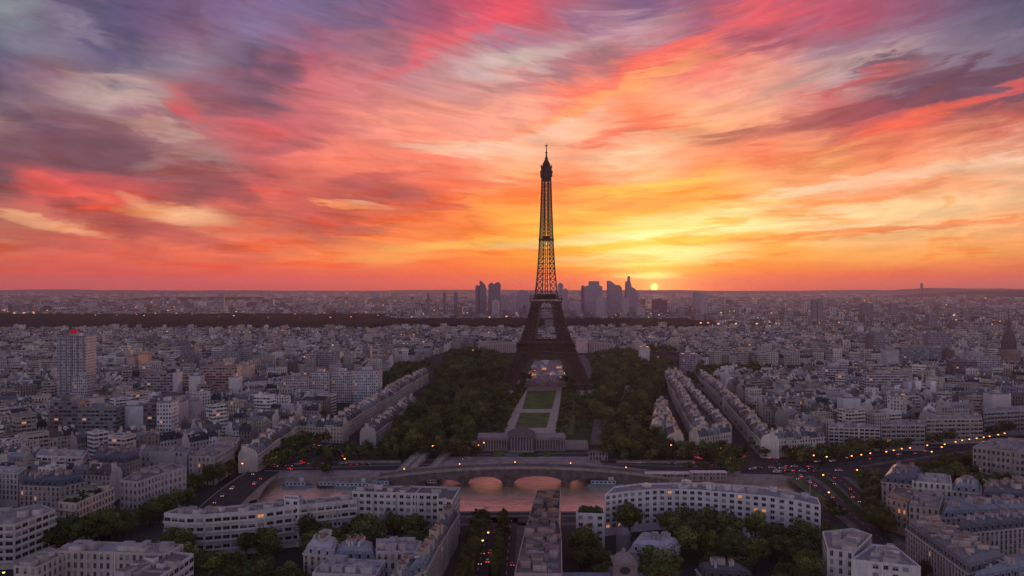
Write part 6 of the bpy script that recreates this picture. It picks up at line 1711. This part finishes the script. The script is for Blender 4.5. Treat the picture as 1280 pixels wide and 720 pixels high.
# the remaining trees: one mesh
g = np.random.default_rng(9)
Vs, Hs = [], []
for (x, y, s_, gi) in rest:
    n = (620 if gi in (4, 5) else 300) if y < 1100 else (220 if y < 1700 else 60); size = 1.25 if y < 1100 else (2.0 if y < 1700 else 3.0)
    r = (8.2 if gi in (4, 5) else 5.6) * s_ ** .5 * g.uniform(.8, 1.25)
    cs, rd = crown_shape(g, r, 3.0 * s_, 14 * s_, 9)
    V, hue = leaf_quads(g, n, cs, rd, size)
    V[:, 0] += x; V[:, 1] += y; Vs.append(V); Hs.append(hue * g.uniform(.45, 1.5) * np.array([g.uniform(.85, 1.35), 1, .9]))
V = np.concatenate(Vs); hue = np.concatenate(Hs)
tag(link('trees', np_mesh('trees', V, np.arange(len(V)).reshape(-1, 4), hue, ['leafmass'])), 'mass of dark park and street trees around the iron tower and through the town', 'trees', kind='stuff')
sys_out('trees', len(TREES))

# ================================================================ street lamps
def lampproto():
    t = thing('street_lamp', (0, 0, 0), '', 'street lamp')
    b = MB(); b.tube((0, 0, 0), (0, 0, 7.6), .14, .09, 6); b.tube((0, 0, 0), (0, 0, .9), .26, .2, 6); b.tube((0, 0, 7.4), (.5, 0, 7.9), .07, .06, 5); b.build('post', ['metal'], t)
    b = MB(); b.tube((.5, 0, 8.1), (.5, 0, 8.55), .5, .2, 8); h_ = b.build('lamp_hood', ['metal'], t)
    b = MB(); b.tube((.5, 0, 7.5), (.5, 0, 7.8), .22, .5, 8); b.tube((.5, 0, 7.8), (.5, 0, 8.1), .5, .46, 8); b.build('lamp_head', ['lamp'], t)
    return t
LPT = lampproto(); first = [True]
def lamp(q, label, group):
    t = LPT if first[0] else copy_tree(LPT)
    first[0] = False
    t.location = (q.x, q.y, 0); t['label'] = label; t['group'] = group
pts_ = [(30, 62), (122, 95), (155, 78), (225, 115), (265, 90), (290, 122), (415, 118), (463, 112), (508, 105), (588, 97), (625, 90), (665, 82), (707, 78), (793, 65), (815, 97), (880, 60), (935, 48), (968, 40), (1003, 35), (1040, 30), (1075, 25), (1105, 20), (1148, 12), (1180, 5), (865, 74)]
for i, (x, y) in enumerate(sorted(pts_)):
    lamp(P(960 + x / 4, 540 + y / 4, 8), 'glowing orange street lamp, %s from the junction along the curving right boulevard' % ordinal(i + 1), 'lamps along the right boulevard')
for i, (x, y) in enumerate([(442, 188), (485, 265), (512, 270), (513, 328), (272, 213), (300, 300)]):
    lamp(P(960 + x / 4, 540 + y / 4, 8), 'glowing street lamp beside the ramps, %s counted from the river' % ordinal(i + 1), 'lamps beside the ramps')
for i, (x, y) in enumerate([(266, 582), (290, 583), (302, 579), (430, 573), (332, 566), (345, 565), (357, 557), (530, 553), (540, 557), (604, 553), (770, 556), (776, 556), (823, 556), (838, 556), (792, 556), (900, 560), (912, 572), (345, 571), (583, 552), (597, 556)]):
    lamp(P(x, y, 8), 'small glowing lamp near the trees of the far bank, %s from the left' % ordinal(i + 1), 'lamps of the far bank')
for i, (x, y) in enumerate([(3, 715), (602, 675), (609, 665), (1045, 681)]):
    lamp(P(x, y, 8), ['glowing lamp at the lower left corner among dark trees', 'glowing lamp on the central avenue, nearer the viewer', 'glowing lamp on the central avenue, nearer the river', 'glowing lamp beside the raised-terrace white block'][i], 'lamps of the near bank')
for i, (x, y) in enumerate([(634, 462), (668, 463), (705, 466), (712, 461), (655, 470)]):
    lamp(P(x, y, 8), 'lamp glowing under the iron tower, %s of five' % ordinal(i + 1), 'lamps under the iron tower')
# thin flag-less masts and bridge lanterns
for i in range(14):
    x = -70 + i * 12
    t = thing('bridge_lantern', (x, 519.3, deckz(x) + 1.1), 'small lantern on the parapet of the arched bridge, %s from its left end' % ordinal(i + 1), 'lantern', 'lanterns of the arched bridge')
    b = MB(); b.tube((0, 0, 0), (0, 0, 2.6), .14, .1, 5); b.build('post', ['metal'], t)
    b = MB(); b.tube((0, 0, 2.6), (0, 0, 3.1), .22, .3, 6); b.build('lamp_head', ['boatwhite' if i % 3 else 'lamp'], t)

# ================================================================ vehicles
def carproto(k):
    t = thing('car', (0, 0, 0), '', 'car')
    b = MB(); pr = [(-2.1, .35), (2.1, .35), (2.15, .8), (1.2, .95), (-1.9, 1.0), (-2.15, .8)]
    for s_ in (-1, 1): b.face([(x, s_ * .88, z) for x, z in (pr if s_ < 0 else pr[::-1])])
    for (x0, z0), (x1, z1) in zip(pr, pr[1:] + pr[:1]): b.face([(x0, .88, z0), (x1, .88, z1), (x1, -.88, z1), (x0, -.88, z0)][::-1])
    b.face([(-1.5, -.68, 1.46), (.35, -.68, 1.46), (.35, .68, 1.46), (-1.5, .68, 1.46)])
    b.build('body', [CARS[k]], t)
    b = MB(); c = [(1.05, .93), (.35, 1.45), (-1.5, 1.45), (-1.85, .98)]
    for s_ in (-1, 1): b.face([(x, s_ * (.84 if z < 1.2 else .7), z) for x, z in (c if s_ > 0 else c[::-1])])
    for (x0, z0), (x1, z1) in ((c[0], c[1]), (c[2], c[3])):
        b.face([(x0, -(.84 if z0 < 1.2 else .7), z0), (x0, (.84 if z0 < 1.2 else .7), z0), (x1, (.84 if z1 < 1.2 else .7), z1), (x1, -(.84 if z1 < 1.2 else .7), z1)])
    b.build('window', ['glass'], t)
    for x in (-1.35, 1.35):
        for y in (-.8, .8):
            b = MB(); b.tube((x, y - .12, .33), (x, y + .12, .33), .33, .33, 10); b.build('wheel', ['tyre'], t)
    for y in (-.62, .62):
        b = MB(); b.box(-2.24, -2.12, y - .2, y + .2, .6, .85, bottom=True); b.build('tail_light', ['red'], t)
        b = MB(); b.box(2.12, 2.22, y - .2, y + .2, .55, .75, bottom=True); b.build('headlight', ['white_light'], t)
    return t
CP = [None] * 6; NC = {}
def car(x, y, ang, where, group, k=None):
    k = rt.randrange(6) if k is None else k
    if CP[k] is None: CP[k] = t = carproto(k)
    else: t = copy_tree(CP[k])
    t.location = (x, y, .14); t.rotation_euler = (0, 0, ang)
    NC[where] = NC.get(where, 0) + 1
    t['label'] = '%s car, %s %s' % (CARN[k], ordinal(NC[where]), where); t['group'] = group
def traffic(a, c, n, where, group, lanes=(-2.5, 2.5), z=None):
    a, c = P(*a), P(*c); d = c - a; L = d.length; d.normalize(); nn = Vector((-d.y, d.x, 0))
    us = sorted(rt.uniform(0, 1) for _ in range(n)); lastu = {}
    for u in us:
        ln = rt.choice(lanes)
        if ln in lastu and (u - lastu[ln]) * L < 6.5: continue
        lastu[ln] = u
        q = a + d * u * L + nn * ln
        car(q.x, q.y, math.atan2(d.y, d.x) + (0 if ln < 0 else math.pi), where, group)
traffic((592, 735), (616, 650), 9, 'up the central avenue', 'cars on the central avenue', (-3.2, 0, 3.2))
traffic((632, 740), (638, 655), 4, 'along the lane beside the skylight block', 'cars in the side lane', (-2.2, 2.2))
traffic((330, 583), (440, 581), 10, 'along the far quay road, left stretch', 'cars on the left quay road', (-3, 3))
traffic((440, 581), (590, 576), 6, 'on the quay road before the stair ramps', 'cars before the stair ramps', (-3, 3))
traffic((770, 577), (1005, 586), 20, 'along the far quay road, right stretch', 'cars on the right quay road', (-3.5, 0, 3.5))
traffic((970, 577), (905, 502), 16, 'up the tree-lined right avenue', 'cars on the right avenue', (-3, 3))
traffic((1000, 583), (1240, 554), 10, 'along the curving lamp-lit boulevard', 'cars on the right boulevard', (-5, -2, 2, 5))
traffic((968, 577), (1060, 640), 8, 'down the left ramp road', 'cars on the left ramp road', (-2.5, 2.5))
traffic((1008, 577), (1095, 640), 8, 'down the right ramp road', 'cars on the right ramp road', (-2.5, 2.5))
traffic((335, 581), (400, 556), 9, 'up the tree-lined left avenue', 'cars on the left avenue', (-2.5, 2.5))
traffic((935, 588), (1050, 590), 14, 'crossing the busy junction', 'cars in the junction', (-6, -2, 2, 6))
for i in range(7):
    u = 12 + i * 15 + rt.uniform(-3, 3); ln = rt.choice((-5, 5)); q = RB[0] + RB[1] * u + Vector((-RB[1].y, RB[1].x, 0)) * ln
    car(q.x, q.y, RB[2] + (0 if ln < 0 else math.pi), 'over the left road bridge', 'cars on the road bridge'); bpy.context.scene.collection.objects[-1] if False else None
    # lift the car onto the hump of the bridge
LEN = (P(333, 590) - P(258, 652)).length
for o in C.objects:
    if o.get('group') == 'cars on the road bridge':
        u = (o.location - RB[0]).dot(RB[1]); o.location.z = .52 + 2.2 * math.sin(math.pi * u / LEN)
# brake lights queueing: strips of red on the far bank
for i, (x, y) in enumerate([(866, 571), (870, 572), (873, 573), (868, 569), (876, 574), (922, 569), (926, 570), (930, 571), (430, 571), (427, 570), (380, 579), (386, 580), (377, 577), (362, 586), (365, 587), (925, 567), (953, 567), (957, 570), (961, 573)]):
    q = P(x, y); car(q.x, q.y, R(80) if x > 640 else R(95), 'in the queue of braking cars by the gardens', 'braking cars by the gardens')

# visitors on the esplanade, far too many to count
b = MB(); rr = random.Random(4)
for i in range(900):
    x, y = rr.uniform(655, 708), rr.uniform(452, 484); q = P(x, y)
    if not inpoly(q.x, q.y, wpoly([(655, 484), (668, 450), (702, 450), (708, 484)])): continue
    cc = rr.choice(((.5, .4, .36), (.1, .09, .1), (.6, .5, .45), (.3, .12, .1), (.15, .17, .25)))
    b.tube((q.x, q.y, .2), (q.x, q.y, 1.0), .2, .24, 5, (.05, .05, .07)); b.tube((q.x, q.y, 1.0), (q.x, q.y, 1.55), .3, .2, 5, cc); b.tube((q.x, q.y, 1.55), (q.x, q.y, 1.85), .14, .12, 5, (.35, .22, .17))
tag(b.build('crowd', ['wall']), 'crowd of visitors on the esplanade under the iron tower', 'crowd', kind='stuff')
for i in range(26):
    x, y = rr.uniform(660, 704), rr.uniform(453, 480); q = P(x, y)
    if not inpoly(q.x, q.y, wpoly([(657, 484), (668, 450), (702, 450), (706, 484)])): continue
    b = MB(); s_ = rr.uniform(2, 4.5); b.box(-s_, s_, -s_ * .7, s_ * .7, 0, 2.6, (.5, .42, .38)); hc = rr.choice(((.7, .6, .55), (.6, .35, .25), (.5, .5, .52), (.65, .5, .4)))
    t = thing('kiosk', (q.x, q.y, .2), 'small pale stall on the crowded esplanade below the iron tower', 'kiosk', 'stalls below the iron tower')
    b.build('wall', ['lit' if i % 4 == 0 else 'wall'], t)  # every fourth stall has glowing walls, added as orange lit patches on the esplanade
    b = MB(); k_ = s_ + .4
    for s1 in range(4):
        a1, a2 = [(-k_, -k_ * .7), (k_, -k_ * .7), (k_, k_ * .7), (-k_, k_ * .7)][s1], [(k_, -k_ * .7), (k_, k_ * .7), (-k_, k_ * .7), (-k_, -k_ * .7)][s1]
        b.face([(a1[0], a1[1], 2.6), (a2[0], a2[1], 2.6), (0, 0, 4.4)], hc)
    b.build('roof', ['wall'], t)

# ================================================================ evening haze
b = MB(); b.box(-14600, 14600, -700, 16900, -6.5, 336, bottom=True)
hz = b.build('haze', ['frame'])
hz.data.materials.clear()
m = bpy.data.materials.new('haze_mat'); m.use_nodes = True; nt = m.node_tree
for n_ in list(nt.nodes): nt.nodes.remove(n_)
ou = nt.nodes.new('ShaderNodeOutputMaterial'); pvn = nt.nodes.new('ShaderNodeVolumePrincipled')
pvn.inputs['Color'].default_value = (.76, .56, .78, 1)
pvn.inputs['Density'].default_value = HAZE
pvn.inputs['Anisotropy'].default_value = .35
nt.links.new(pvn.outputs[0], ou.inputs['Volume'])
hz.data.materials.append(m)
tag(hz, 'thin violet evening haze lying over the whole city', 'haze', kind='stuff')
